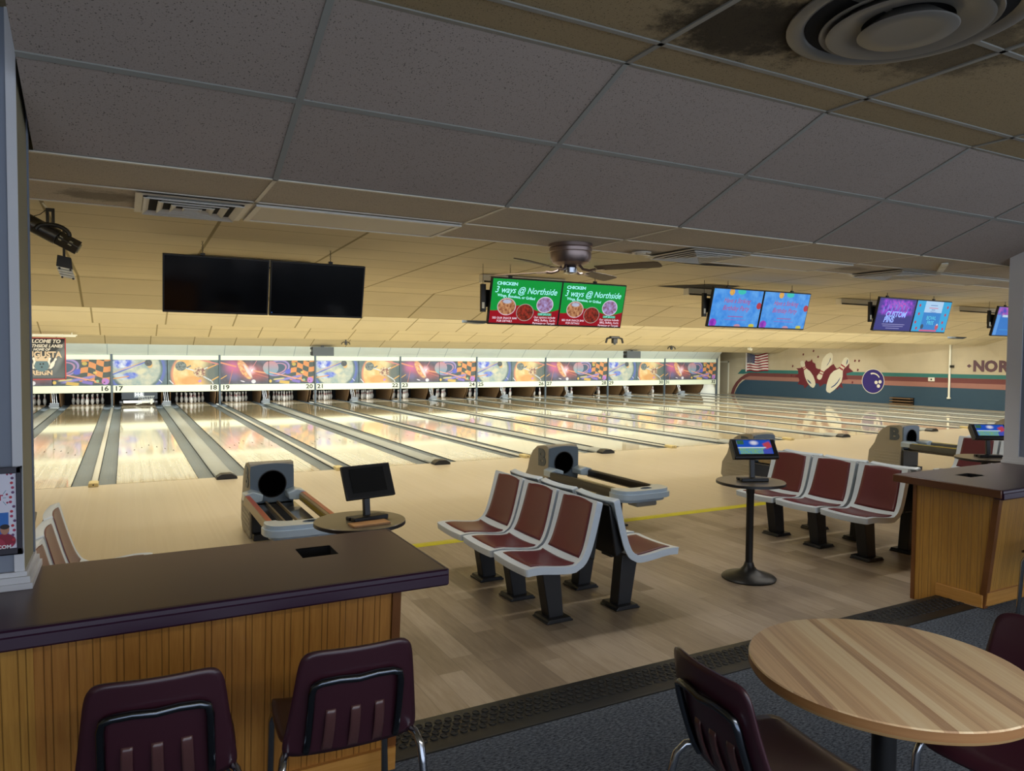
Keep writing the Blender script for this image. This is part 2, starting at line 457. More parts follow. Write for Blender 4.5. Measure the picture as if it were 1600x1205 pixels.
def carpet():
    m, nt, b = new_mat('carpet')
    uv = uvn(nt)
    n1 = noise(nt, scalev(nt, uv, (1, 2.6, 1)), 48, 4, 0.75); n2 = noise(nt, uv, 5, 3)
    c = mixc(nt, maprange(nt, n1, 0.35, 0.68), lin('#252932'), lin('#838c98'))
    c = mixc(nt, mathn(nt, 'MULTIPLY', n2, 0.4), c, lin('#20242c'))
    L(nt, c, b.inputs['Base Color']); b.inputs['Roughness'].default_value = 1.0; b.inputs['Specular IOR Level'].default_value = 0.1
    bump(nt, b, noise(nt, uv, 220, 2), 0.6, 0.004)
    return m
M_carpet = carpet()

# ------------------------------------------------------------------ floors
f = MB().mat(M_vinyl).box(XL, XR, -8.34, -4.99, -0.05, 0.0)
struct(f.build('floor'))
f = MB().mat(M_appr).box(XL, XR, -4.99, 0.0, -0.05, 0.0)
struct(f.build('floor'))
f = MB().mat(M_appr).box(wid(7)+GW/2+LW+0.30, XR, 0.0, 19.6, -0.05, 0.0)       # walkway beside the last lane
f.mat(M_appr).box(XL, wid(-1)-GW/2-LW-0.31, 0.0, 19.6, -0.05, 0.0)
f.mat(M_dark).box(XL, XR, 0.0, 19.6, -0.20, -0.15)
struct(f.build('floor'))
f = MB().mat(M_carpet).box(XL, 14, -15.5, -8.585, -0.05, CZ-0.004)
struct(f.build('floor'))
# yellow nosing strip along the settee edge of the approach
y = MB().mat(plain('yellow_strip', '#d2c81c', 0.45)).prism([(-5.05, 0.0), (-5.04, 0.007), (-4.935, 0.007), (-4.925, 0.0)], 'x', XL, 22)
tag(y.build('edge_strip'), 'yellow edging strip where the wood approach meets the plank floor', 'floor strip')
# studded rubber nosing
def rubber():
    m, nt, b = new_mat('studded_rubber')
    b.inputs['Base Color'].default_value = lin('#151514'); b.inputs['Roughness'].default_value = 0.45; b.inputs['Specular IOR Level'].default_value = 0.28
    return m
M_rub = rubber()
r = MB().mat(M_rub)
r.prism([(-8.275, 0.0), (-8.285, CZ-0.012), (-8.30, CZ), (-8.59, CZ), (-8.60, CZ-0.01), (-8.60, 0.0)], 'x', 1.385, 5.641)
ro = r.build('rubber_nosing', bevel=0.003)
tag(ro, 'black studded rubber step nosing between carpet and plank floor', 'step nosing')
st = MB().mat(M_rub)
for j in range(4):
    for i in range(86):
        x = 1.44 + i*0.049 + (0.0245 if j % 2 else 0); yy = -8.36 - j*0.043
        if x < 5.63: st.lathe([(0.0185, CZ-0.001), (0.0175, CZ+0.0035), (0.0145, CZ+0.0035), (0.0135, CZ+0.0008)], 12, (x, yy, 0))
st.build('stud_pattern', ro)

# ------------------------------------------------------------------ ceilings
XC0 = 0.082
c = MB().mat(M_ceil_flat).quad((XL, -15.5, 3.03), (XR, -15.5, 3.03), (XR, -9.0, 3.03), (XL, -9.0, 3.03))
c.quad((XL, -9.0, 3.03), (XC0, -9.0, 3.03), (XC0, -7.94, 3.03), (XL, -7.94, 3.03))
c.mat(M_tee)
for k in range(-4, 20):
    x = 1.03+1.22*k
    c.box(x-0.012, x+0.012, -15.5, -9.0, 3.024, 3.031)
for yv in (-9.0, -9.22, -9.82, -10.42, -11.02):
    c.box(XC0, XR, yv-0.012, yv+0.012, 3.024, 3.031)
struct(c.build('ceiling', smooth=0, recalc=False))
SL = math.hypot(1.06, 0.40)
c = MB().mat(M_ceil_near).quad((XC0, -9.0, 3.03), (XR, -9.0, 3.03), (XR, -7.94, 2.63), (XC0, -7.94, 2.63))
c.quad((XC0, -9.0, 3.03), (XC0, -7.94, 2.63), (XC0, -7.94, 3.03))
c.mat(M_tee)
for k in range(0, 20):
    x = 1.03+1.22*k
    c.hexa([(x-0.013, -9.0, 3.024), (x+0.013, -9.0, 3.024), (x+0.013, -7.94, 2.624), (x-0.013, -7.94, 2.624)],
           [(x-0.013, -9.0, 3.032), (x+0.013, -9.0, 3.032), (x+0.013, -7.94, 2.632), (x-0.013, -7.94, 2.632)])
ym, zm = -8.47, 2.83
c.hexa([(XC0, ym-0.012, zm-0.001), (XR, ym-0.012, zm-0.001), (XR, ym+0.012, zm-0.010), (XC0, ym+0.012, zm-0.010)],
       [(XC0, ym-0.012, zm+0.008), (XR, ym-0.012, zm+0.008), (XR, ym+0.012, zm), (XC0, ym+0.012, zm)])
struct(c.build('ceiling', smooth=0, recalc=False, uvs=lambda co: (co.x, (co.y+9.0)*SL/1.06 if co.z < 3.04 else co.z)))
c = MB().mat(M_ceil_mid).quad((XL, -7.94, 2.63), (XR, -7.94, 2.63), (XR, -6.84, 2.63), (XL, -6.84, 2.63))
c.mat(M_riser).quad((XL, -6.84, 2.63), (XR, -6.84, 2.63), (XR, -6.84, 2.94), (XL, -6.84, 2.94))
c.mat(M_vent_tee)
for k in range(-3, 20):
    x = 1.03+1.22*k
    c.box(x-0.010, x+0.010, -7.94, -6.84, 2.625, 2.631)
for yv in (-7.93, -7.36, -6.85): c.box(XL, XR, yv-0.010, yv+0.010, 2.625, 2.631)
struct(c.build('ceiling', smooth=0, recalc=False))
# smooth panels: long flat bay then five saw-tooth baffles
PROF = [[(-6.84, 2.94), (-0.65, 2.815), (0.58, 2.48)], [(2.7, 2.80), (4.1, 2.39)], [(7.2, 2.80), (8.9, 2.28)], [(11.8, 2.78), (13.7, 2.13)]]
for i, pr in enumerate(PROF):
    c = MB().mat(M_ceil_far)
    Ls = [0]
    for a, b in zip(pr, pr[1:]): Ls.append(Ls[-1]+math.hypot(b[0]-a[0], b[1]-a[1]))
    for a, b in zip(pr, pr[1:]):
        c.quad((XL, a[0], a[1]), (XR, a[0], a[1]), (XR, b[0], b[1]), (XL, b[0], b[1]))
    ye, ze = pr[-1]
    c.mat(M_riser).box(XL, XR, ye-0.004, ye+0.02, ze, 3.12)
    tot = Ls[-1]
    def uvf(co, pr=pr, Ls=Ls, tot=tot):
        t = 0
        for k in range(len(pr)-1):
            if co.y >= pr[k][0]-1e-3:
                fr = min(1.0, (co.y-pr[k][0])/(pr[k+1][0]-pr[k][0])); t = Ls[k]+fr*(Ls[k+1]-Ls[k])
        return (co.x, t-tot + 0.004)
    struct(c.build('ceiling', smooth=0, recalc=False, uvs=uvf))
c = MB().mat(M_ceil_cove).quad((XL, 15.75, 2.40), (27.1, 15.75, 2.40), (27.1, 16.42, 1.80), (XL, 16.42, 1.80))
struct(c.build('ceiling', smooth=0, recalc=False, uvs=lambda co: (co.x, (16.42-co.y)*1.34)))
c = MB().mat(M_riser).box(XL-0.1, XR+0.1, -15.5, 19.7, 3.12, 3.2)
struct(c.build('ceiling'))

# ------------------------------------------------------------------ walls
def wallmat():
    m, nt, b = new_mat('painted_block')
    s = sep(nt, uvn(nt)); y, z = s[0], s[1]
    c = mixc(nt, maprange(nt, noise(nt, uvn(nt), 0.8, 4), 0.4, 0.65), lin('#c0b59c'), lin('#b5aa92'))
    q = mathn(nt, 'DIVIDE', z, 0.2); fz = mathn(nt, 'FRACT', q)
    par = mathn(nt, 'MULTIPLY', mathn(nt, 'MODULO', mathn(nt, 'FLOOR', q), 2.0), 0.5)
    fy = mathn(nt, 'FRACT', mathn(nt, 'ADD', mathn(nt, 'DIVIDE', y, 0.4), par))
    e = mathn(nt, 'MINIMUM', mathn(nt, 'MULTIPLY', fz, 0.2), mathn(nt, 'MULTIPLY', fy, 0.4))
    c = mixc(nt, maprange(nt, e, 0.004, 0.009, 0.18, 0.0), c, lin('#8f846c'))
    L(nt, c, b.inputs['Base Color']); b.inputs['Roughness'].default_value = 0.8
    return m
M_block = wallmat()
struct(MB().mat(M_block).box(XR, XR+0.15, -15.5, 19.7, -0.2, 3.2).build('wall_right'))
struct(MB().mat(M_wall).box(XL-0.15, XL, -15.5, 19.7, -0.2, 3.2).build('wall_left'))
w = MB().mat(M_dark).box(XL, 27.3, 19.55, 19.7, -0.2, 3.12)
w.mat(M_wall).box(27.3, XR, 19.55, 19.7, -0.2, 3.12)
struct(w.build('wall_back'))
# partition closing off the machine room, right of the last masking unit
struct(MB().mat(M_white).box(27.22, 27.30, 16.35, 19.55, 0.0, 3.12).build('wall_machine_room'))
# door on the right wall by the corner
d = MB().mat(M_white)
d.box(XR-0.03, XR, 17.72, 17.80, 0, 1.70).box(XR-0.03, XR, 17.0, 17.07, 0, 1.70).box(XR-0.03, XR, 17.0, 17.8, 1.63, 1.70)
d.mat(plain('door_paint', '#b9b09a', 0.6)).box(XR-0.015, XR, 17.07, 17.72, 0, 1.63)
struct(d.build('door_1'))

# ------------------------------------------------------------------ mural on the right wall
def flatpoly(o, pts, m, t, parent, name, label=None):
    q = MB().mat(m).prism(pts, 'x', XR-t, XR-t+0.0015).build(name, parent, smooth=0)
    if label: q['label'] = label
    return q
M_BURST = [(12.65, 1.4), (12.4, 1.42), (12.29, 1.49), (12.08, 1.8), (11.99, 1.73), (11.85, 1.75), (11.76, 1.85), (11.71, 1.7), (11.57, 1.64), (11.52, 1.44), (11.41, 1.39), (11.25, 1.38), (10.94, 1.45), (10.58, 1.63), (10.49, 1.5), (10.41, 1.42), (10.23, 1.52), (9.97, 1.56), (9.77, 1.66), (9.79, 1.47), (9.57, 1.31), (9.91, 1.22), (9.9, 1.08), (9.81, 0.96), (10.08, 0.92), (10.15, 0.82), (10.07, 0.55), (10.27, 0.62), (10.36, 0.47), (10.46, 0.61), (10.69, 0.67), (11.07, 0.72), (11.28, 0.57), (11.37, 0.71), (11.54, 0.74), (11.79, 0.76), (12.14, 0.45), (12.19, 0.61), (12.54, 0.65), (12.44, 0.84), (12.51, 0.96), (12.72, 1.02), (12.51, 1.13), (12.54, 1.32)]
M_PINA = [(12.42, 1.7), (12.36, 1.75), (12.26, 1.76), (12.18, 1.7), (12.15, 1.61), (12.13, 1.5), (12.05, 1.4), (11.84, 1.27), (11.67, 1.07), (11.56, 0.84), (11.53, 0.67), (11.6, 0.54), (11.68, 0.51), (11.82, 0.58), (11.99, 0.76), (12.12, 0.99), (12.18, 1.19), (12.2, 1.36), (12.29, 1.46), (12.38, 1.54)]
M_BANDA1 = [(12.28, 1.44), (12.11, 1.51), (12.09, 1.48), (12.26, 1.4)]
M_BANDA2 = [(12.23, 1.34), (12.08, 1.45), (12.05, 1.41), (12.2, 1.31)]
M_EYEA = [(12.01, 0.91), (11.93, 0.86), (11.83, 0.8), (11.75, 0.7), (11.8, 0.7), (11.91, 0.76), (11.98, 0.84)]
M_PINB = [(10.77, 2.15), (10.67, 2.1), (10.63, 1.97), (10.65, 1.74), (10.71, 1.58), (10.86, 1.45), (11.01, 1.35), (11.09, 1.26), (11.14, 1.15), (11.18, 1.01), (11.25, 0.91), (11.35, 0.89), (11.45, 0.96), (11.46, 1.06), (11.36, 1.18), (11.28, 1.28), (11.25, 1.44), (11.23, 1.67), (11.15, 1.87), (10.96, 2.07)]
M_BANDB1 = [(11.27, 1.34), (11.08, 1.27), (11.1, 1.23), (11.29, 1.29)]
M_BANDB2 = [(11.32, 1.22), (11.14, 1.16), (11.16, 1.12), (11.35, 1.18)]
M_EYEB = [(10.76, 1.92), (10.74, 1.84), (10.79, 1.73), (10.87, 1.61), (10.96, 1.51), (10.91, 1.61), (10.83, 1.71), (10.79, 1.81)]
M_PINC = [(10.05, 1.89), (9.95, 1.94), (9.84, 1.9), (9.78, 1.78), (9.81, 1.64), (9.92, 1.53), (10.04, 1.43), (10.1, 1.33), (10.1, 1.08), (10.15, 0.85), (10.31, 0.65), (10.53, 0.45), (10.75, 0.31), (10.89, 0.35), (10.95, 0.43), (10.93, 0.66), (10.85, 0.93), (10.74, 1.16), (10.56, 1.32), (10.33, 1.41), (10.24, 1.49), (10.17, 1.65), (10.12, 1.78)]
M_BANDC1 = [(10.19, 1.64), (9.98, 1.52), (10.0, 1.46), (10.21, 1.58)]
M_BANDC2 = [(10.26, 1.5), (10.07, 1.4), (10.11, 1.34), (10.29, 1.44)]
M_EYEC = [(10.21, 1.06), (10.25, 0.94), (10.35, 0.78), (10.5, 0.64), (10.67, 0.55), (10.69, 0.58), (10.52, 0.69), (10.37, 0.83), (10.28, 0.96)]
M_EYEC2 = [(9.88, 1.86), (9.85, 1.78), (9.88, 1.67), (9.95, 1.59), (9.92, 1.7), (9.9, 1.78)]
P_teal = plain('paint_teal', '#2f6e6c', 0.7, var=0.05); P_mar = plain('paint_maroon', '#6c3a3a', 0.7, var=0.05)
P_pink = plain('paint_pink', '#9a6c62', 0.7, var=0.05); P_blue = plain('paint_slate_blue', '#2d485c', 0.7, var=0.06)
P_red = plain('paint_dark_red', '#641e2a', 0.7, var=0.04); P_pin = plain('paint_pin_cream', '#cfcbb8', 0.7, var=0.03)
P_pb = plain('paint_pin_band', '#8e2230', 0.7); P_pw = plain('paint_white', '#dcd8cc', 0.7); P_navy = plain('paint_navy', '#2c4670', 0.7)
P_ball = plain('paint_violet', '#2c1f70', 0.7, var=0.05); P_let = plain('paint_plum', '#5f4650', 0.7)
mu = thing('wall_mural', (0, 0, 0), 'painted mural of stripes, flying pins and purple ball on right wall', 'mural')
yr = -15.5
arc_o = [(16.84, 0.0), (16.72, 0.3), (16.50, 0.6), (16.20, 0.85), (15.9, 1.02), (15.6, 1.13)]
arc_m = [(16.62, 0.0), (16.5, 0.28), (16.3, 0.55), (16.05, 0.75), (15.8, 0.88), (15.55, 0.955)]
arc_i = [(16.58, 0.0), (16.44, 0.27), (16.24, 0.53), (16.02, 0.68), (15.85, 0.77)]
flatpoly(mu, arc_i + [(yr, 0.77), (yr, 0.0)], P_blue, 0.0030, mu, 'blue_field')
flatpoly(mu, [(15.62, 0.955), (yr, 0.98), (yr, 0.775), (16.02, 0.765), (15.8, 0.88)], P_pink, 0.0040, mu, 'pink_stripe')
flatpoly(mu, arc_o + [(yr, 1.18), (yr, 0.975)] + arc_m[::-1], P_mar, 0.0050, mu, 'maroon_stripe')
flatpoly(mu, [(16.38, 1.05), (16.10, 1.29), (yr, 1.32), (yr, 1.19), (15.5, 1.13), (15.95, 1.06)], P_teal, 0.0060, mu, 'teal_stripe')
flatpoly(mu, M_BURST, P_red, 0.0075, mu, 'red_burst')
for nm, body, bands, eyes in (('A', M_PINA, (M_BANDA1, M_BANDA2), (M_EYEA,)), ('B', M_PINB, (M_BANDB1, M_BANDB2), (M_EYEB,)), ('C', M_PINC, (M_BANDC1, M_BANDC2), (M_EYEC, M_EYEC2))):
    pn = flatpoly(mu, body, P_pin, 0.0090, mu, 'painted_pin')
    for q in bands: flatpoly(mu, q, P_pb, 0.0105, pn, 'red_band')
    for q in eyes: flatpoly(mu, q, P_navy, 0.0105, pn, 'blue_streak')
def ell(cy, cz, ry, rz, n=36, a0=0, a1=360): return [(cy+ry*math.cos(R(a0+(a1-a0)*i/n)), cz+rz*math.sin(R(a0+(a1-a0)*i/n))) for i in range(n + (0 if a1-a0 == 360 else 1))]
pb = flatpoly(mu, ell(8.61, 0.915, 0.53, 0.53), P_pw, 0.0090, mu, 'painted_ball')
flatpoly(mu, ell(8.61, 0.915, 0.505, 0.505), P_ball, 0.0105, pb, 'ball_face')
for a, b in ((8.46, 0.87), (8.28, 0.90), (8.35, 0.72)): flatpoly(mu, ell(a, b, 0.075, 0.075, 16), P_pw, 0.0120, pb, 'finger_hole')
flatpoly(mu, ell(8.62, 0.92, 0.36, 0.36, 12, 70, 150)[::1] + ell(8.60, 0.90, 0.31, 0.32, 12, 70, 150)[::-1], P_pw, 0.0120, pb, 'highlight')
for (a, b) in ((12.25, 2.06), (11.68, 2.22), (11.42, 1.95), (12.85, 1.5), (9.5, 1.78), (9.3, 1.78), (9.35, 1.38), (9.6, 0.83), (12.9, 1.05)):
    flatpoly(mu, [(a+0.05, b-0.03), (a+0.02, b+0.06), (a-0.05, b+0.03), (a-0.01, b-0.06)], P_red, 0.0085, mu, 'red_drop')
flatpoly(mu, [(4.72, 1.62), (4.63, 1.69), (4.54, 1.62), (4.63, 1.55)], P_let, 0.0085, mu, 'diamond_mark')
for ch, yc in (('N', 4.28), ('O', 3.84), ('R', 3.42), ('T', 3.02), ('H', 2.6), ('S', 2.2), ('I', 1.9), ('D', 1.6), ('E', 1.2)):
    text('painted_letter', ch, 0.54, P_let, mu, (XR-0.006, yc, 1.60), face='-x', bold=0.03, sx=1.0)
# small wall fittings
pp = MB().mat(M_white).tube([(XR-0.06, 5.33, 0.40), (XR-0.06, 5.33, 2.5)], 0.04, 10).box(XR-0.09, XR-0.03, 5.27, 5.39, 0.34, 0.40)
pp.mat(M_black).box(XR-0.14, XR-0.02, 5.18, 5.28, 1.55, 1.64)
tag(pp.build('wall_pipe'), 'white vertical conduit pipe on the right wall beside the painted letters', 'pipe')
th = thing('thermostat', (XR-0.02, 6.06, 1.07), 'small white thermostat box on the maroon wall stripe', 'thermostat')
MB().mat(M_pw if False else P_pw).box(-0.03, 0.02, -0.13, 0.13, -0.08, 0.08).build('cover', th, bevel=0.02)
MB().mat(M_black).box(-0.034, -0.028, -0.04, 0.02, -0.03, 0.03).build('dial', th)
ht = thing('wall_heater', (XR-0.06, 7.2, 0), 'brown slatted wooden rack low on the blue right wall', 'rack')
b = MB().mat(plain('heater_brown', '#6b5238', 0.6))
for z in (0.02, 0.13, 0.24): b.box(-0.22, 0.05, -0.45, 0.45, z, z+0.045)
b.mat(M_dark).box(-0.02, 0.05, -0.45, 0.45, 0.02, 0.30)
b.build('slat', ht)
ht.name = 'wall_rack'

# flag
def flag_fn(u, v, dz=0):
    y = 15.72 - 1.40*u
    z = 1.20 + 0.93*v - 0.10*math.sin(u*PI)*(v) + 0.03*u + 0.02*math.sin(u*9)
    return (XR-0.07+0.035*math.sin(u*14+v*2), y, z)
F_red = plain('flag_red', '#8e2434', 0.8); F_wh = plain('flag_white', '#e2dcd8', 0.8); F_bl = plain('flag_blue', '#24305c', 0.8)
fl = thing('flag', (0, 0, 0), 'american flag hanging on the far right wall above the teal stripe', 'flag')
g = MB(); nu, nv = 26, 13
for j in range(nv):
    for i in range(nu):
        inc = i < 10 and j >= 6
        g.mat(F_bl if inc else (F_red if j % 2 == 0 else F_wh))
        g.add([flag_fn(i/nu, j/nv), flag_fn((i+1)/nu, j/nv), flag_fn((i+1)/nu, (j+1)/nv), flag_fn(i/nu, (j+1)/nv)], [(0, 1, 2, 3)])
g.build('cloth', fl, solid=0.004)
g = MB().mat(F_wh)
for r_ in range(9):
    for q in range(6 if r_ % 2 == 0 else 5):
        u = (0.5+q+(0 if r_ % 2 == 0 else 0.5))/6*0.375; v = 6/13 + (r_+0.6)/9.2*7/13
        p = Vector(flag_fn(u, v)); 
        pts = []
        for k in range(10):
            a = PI/2+k*PI/5; rr = 0.022 if k % 2 == 0 else 0.009
            pts.append((p.x-0.006, p.y+rr*math.cos(a), p.z+rr*math.sin(a)))
        g.add(pts + [(p.x-0.006, p.y, p.z)], [(k, (k+1) % 10, 10) for k in range(10)])
so = g.build('stars', fl, recalc=False); so['kind'] = 'stuff'
MB().mat(F_wh).box(XR-0.09, XR-0.05, 15.70, 15.76, 1.18, 2.14).build('header_band', fl)

# ------------------------------------------------------------------ lanes and gutters
lanes = []
for k in range(-1, 8):
    for side in (0, 1):
        num = 17 + 2*k + side
        x0 = nar(k) + GN/2 if side == 0 else wid(k) + GW/2
        q = MB().mat(M_lane).box(x0, x0+LW, 0.0, 17.9, -0.06, 0.0)
        q.mat(M_pind).box(x0, x0+LW, 17.9, LANE_END, -0.06, 0.0)
        q.mat(M_black)
        for j in range(7):   # aiming arrows and dots
            xx = x0+LW*(j+1)/8; yy = 3.6+0.35*(3-abs(3-j))
            q.add([(xx-0.013, yy, 0.0012), (xx+0.013, yy, 0.0012), (xx, yy+0.15, 0.0012)], [(0, 1, 2)])
        o = q.build('bowling_lane', smooth=0, recalc=False)
        tag(o, 'glossy maple bowling lane running to the pins under number %s' % NW[num], 'bowling lane', 'maple bowling lanes')
        lanes.append((num, x0))

def gutter_mesh(xc, half):
    q = MB().mat(M_greyrail)
    n = 8; pts = []
    for i in range(n+1):
        a = PI*i/n
        pts.append((xc-half*math.cos(a), -0.045*math.sin(a)**0.8 - 0.004))
    pts2 = [(p[0], p[1]-0.012) for p in pts]
    for i in range(n):
        q.add([(pts[i][0], 0.0, pts[i][1]), (pts[i+1][0], 0.0, pts[i+1][1]), (pts[i+1][0], 19.2, pts[i+1][1]), (pts[i][0], 19.2, pts[i][1])], [(0, 1, 2, 3)])
    q.mat(M_dark).box(xc-half-0.004, xc-half+0.004, 0.0, 19.2, -0.06, -0.001).box(xc+half-0.004, xc+half+0.004, 0.0, 19.2, -0.06, -0.001)
    return q
for k in range(-1, 8):
    for wide in (False, True):
        c0 = wid(k) if wide else nar(k)
        a, b = (17+2*k, 18+2*k) if wide else (16+2*k, 17+2*k)
        if not wide and k == -1: continue
        wd = GW if wide else GN
        t = thing('gutter_division', (c0, 0, 0), 'grey gutters and %s between lanes %s and %s' % ('wide ball return cover' if wide else 'narrow cream divider', NW[a], NW[b]), 'lane gutter', group='gutter divisions between the lanes')
        gh = 0.2349/2
        for s in (-1, 1):
            gutter_mesh(s*(wd/2-gh), gh-0.003).build('gutter', t, recalc=False)
        ch = wd/2-2*gh
        if wide:
            q = MB().mat(M_caprail)
            q.prism([(-ch, -0.05), (-ch, 0.008), (-ch+0.02, 0.026), (-0.03, 0.03), (0.03, 0.03), (ch-0.02, 0.026), (ch, 0.008), (ch, -0.05)], 'y', 0.0, 17.34)
            q.build('return_cover', t)
            e = MB().mat(M_black)
            e.prism([(-ch-0.012, 0.0), (-ch-0.005, 0.035), (-0.07, 0.075), (0.07, 0.075), (ch+0.005, 0.035), (ch+0.012, 0.0)], 'y', -0.24, -0.05)
            e.mat(M_caprail).prism([(-ch-0.006, 0.0), (-ch, 0.03), (-0.06, 0.066), (0.06, 0.066), (ch, 0.03), (ch+0.006, 0.0)], 'y', -0.05, 0.30)
            e.build('end_block', t, bevel=0.006)
            sb = MB().mat(plain('sensor_grey', '#6a6e70', 0.6)).box(-0.13, 0.13, 17.0, 17.12, 0.03, 0.17).box(-0.16, -0.05, 17.02, 17.2, 0.03, 0.10)
            sb.build('sensor_box', t, bevel=0.01)
        else:
            q = MB().mat(M_capcream)
            q.prism([(-ch, -0.05), (-ch, 0.012), (-ch+0.012, 0.022), (ch-0.012, 0.022), (ch, 0.012), (ch, -0.05)], 'y', 0.0, 17.34)
            q.build('divider_cap', t)
            e = MB().mat(M_capwood).prism([(-ch-0.02, 0.0), (-ch-0.02, 0.045), (-ch, 0.052), (ch, 0.052), (ch+0.02, 0.045), (ch+0.02, 0.0)], 'y', -0.14, 0.10)
            e.mat(M_black).lathe([(0.0, -0.001), (0.012, 0.0)], 12, (0, -0.141, 0.028), 'y')
            e.build('end_block', t, bevel=0.004)
# gutters and cap beside the last lane
t = thing('gutter_division', (nar(8), 0, 0), 'grey gutter along the right edge of the last lane', 'lane gutter', group='gutter divisions between the lanes')
gutter_mesh(-GN/2+0.1175, 0.114).build('gutter', t, recalc=False)
MB().mat(M_caprail).box(-0.04, 0.06, 0.0, 19.0, -0.05, 0.02).build('divider_cap', t)
# foul line
for num, x0 in lanes[:0]: pass
fo = MB().mat(plain('foul_line_dark', '#5a4630', 0.4))
for num, x0 in lanes: fo.box(x0, x0+LW, -0.006, 0.006, -0.01, 0.0008)
tag(fo.build('foul_line', smooth=0), 'thin dark foul line where the approach meets the lanes', 'floor line')

# ------------------------------------------------------------------ pit dividers, rods
M_kick = plain('kick_wood', '#5b4326', 0.6, var=0.25, scale=6)
for k in range(-1, 9):
    for wide in (False, True):
        if (not wide and k == -1) or (wide and k == 8): continue
        c0 = wid(k) if wide else nar(k)
        hw = (GW if wide else GN)/2 - 0.2349
        a = 17+2*k if wide else 16+2*k
        lab = 'brown wooden pit divider between the pins of lanes %s and %s' % (NW[a], NW[a+1]) if a < 32 else 'brown wooden pit panel right of the pins of lane 32'
        t = thing('pit_divider', (c0, 17.35, 0), lab, 'pit divider', group='pit dividers')
        for s in (-1, 1):
            MB().mat(M_kick).prism([(0.35, 0.0), (2.1, 0.0), (2.1, 1.2), (0.0, 1.2), (0.0, 0.62), (0.10, 0.30)], 'x', s*hw-0.012, s*hw+0.012).build('side_panel', t)
        if wide:
            q = MB().mat(plain('rod_metal', '#9a9a94', 0.35, 0.8))
            for dx in (-0.10, -0.045, 0.02):
                q.tube([(dx, 0.05, 0.62), (dx+0.05, -0.15, 0.06)], 0.008, 6)
            q.tube([(-0.11, -0.12, 0.06), (0.10, -0.16, 0.05)], 0.010, 6)
            q.build('guard_rod', t)
cur = MB().mat(M_dark).box(XL, 27.12, 19.50, 19.54, -0.1, 1.4)
tag(cur.build('pit_curtain'), 'black pit curtain behind the rows of bowling pins', 'curtain')

# ------------------------------------------------------------------ bowling pins
M_pinw = plain('pin_white', '#d9d6cd', 0.22, coat=0.5); M_pinr = plain('pin_red', '#a3202c', 0.3)
prof = [(0.0, 0.0), (0.0255, 0.0), (0.029, 0.004), (0.036, 0.02), (0.0485, 0.058), (0.0565, 0.086), (0.0605, 0.115), (0.0575, 0.15), (0.0475, 0.184), (0.036, 0.214), (0.0285, 0.238), (0.0240, 0.26), (0.0232, 0.275), (0.0245, 0.298), (0.0290, 0.325), (0.0322, 0.343), (0.0310, 0.361), (0.0240, 0.374), (0.012, 0.380), (0.0, 0.381)]
q = MB().mat(M_pinw).lathe(prof, 18)
pin0 = q.build('bowling_pin', smooth=80)
for z0, z1, r0, r1 in ((0.232, 0.246, 0.0306, 0.0272), (0.258, 0.272, 0.0247, 0.0238)):
    MB().mat(M_pinr).lathe([(r0-0.004, z0), (r0+0.0004, z0), (r1+0.0006, z1), (r1-0.004, z1)], 18).build('neck_stripe', pin0, smooth=80)
me_str = [c for c in COL.objects if c.parent == pin0]
ROWS = [[(0, 0, 'head pin of the rack')], [(-1, 1, 'left pin of the second row'), (1, 1, 'right pin of the second row')],
        [(-2, 2, 'left pin of the third row'), (0, 2, 'middle pin of the third row'), (2, 2, 'right pin of the third row')],
        [(-3, 3, 'leftmost pin of the back row'), (-1, 3, 'second pin of the back row'), (1, 3, 'third pin of the back row'), (3, 3, 'rightmost pin of the back row')]]
first = True
for num, x0 in lanes:
    if num == 17: continue
    for row in ROWS:
        for dx, dy, lab in row:
            loc = (x0+LW/2+dx*0.1524, 18.29+dy*0.264, 0.0)
            if first: p = pin0; first = False
            else:
                p = pin0.copy(); COL.objects.link(p)
                for s_ in me_str: c_ = s_.copy(); COL.objects.link(c_); c_.parent = p
            p.location = loc
            tag(p, 'white bowling pin, %s on lane %s' % (lab, NW[num]), 'bowling pin', 'bowling pins standing on lane %s' % NW[num])

# lane 17: machine down with sweep bar and rack
xs = lanes[[n for n, _ in lanes].index(17)][1]
t = thing('pin_machine', (xs+LW/2, 17.35, 0), 'lowered pin machine with white sweep bar closing lane 17', 'pin machine')
MB().mat(plain('machine_panel', '#23282c', 0.5)).box(-0.52, 0.62, 0.28, 0.32, 0.22, 0.95).build('front_panel', t)
MB().mat(plain('sweep_white', '#c9ccc8', 0.4)).box(-0.47, 0.50, 0.02, 0.06, 0.10, 0.19).build('sweep_bar', t, bevel=0.005)
for s in (-0.54, 0.56):
    MB().mat(M_black).lathe([(0.0, -0.05), (0.085, -0.05), (0.095, -0.03), (0.095, 0.03), (0.085, 0.05), (0.0, 0.05)], 20, (s, 0.0, 0.11), 'x').build('wheel', t)
MB().mat(plain('sign_grey', '#777b7c', 0.5)).box(-0.13, 0.19, 0.262, 0.275, 0.28, 0.50).build('sign_plate', t)
text('sign_letters', 'H·R', 0.17, plain('sign_white', '#e8e8e4', 0.5), t, (0.03, 0.258, 0.385), bold=0.006)
q = MB().mat(plain('rack_metal', '#b4b4a8', 0.35, 0.6))
for i in range(9):
    q.tube([(0.03+i*0.055, 0.0, 0.34), (0.0+i*0.055, -0.02, 0.06+0.02*(i % 3))], 0.006, 6)
q.tube([(0.0, 0.0, 0.34), (0.52, 0.0, 0.34)], 0.008, 6).tube([(-0.08, -0.02, 0.05), (0.42, -0.02, 0.17)], 0.008, 6).tube([(0.08, 0.0, 0.22), (0.5, 0.0, 0.22)], 0.007, 6)
q.box(0.12, 0.30, -0.03, 0.0, 0.10, 0.17).box(0.38, 0.45, -0.03, 0.01, 0.06, 0.24)
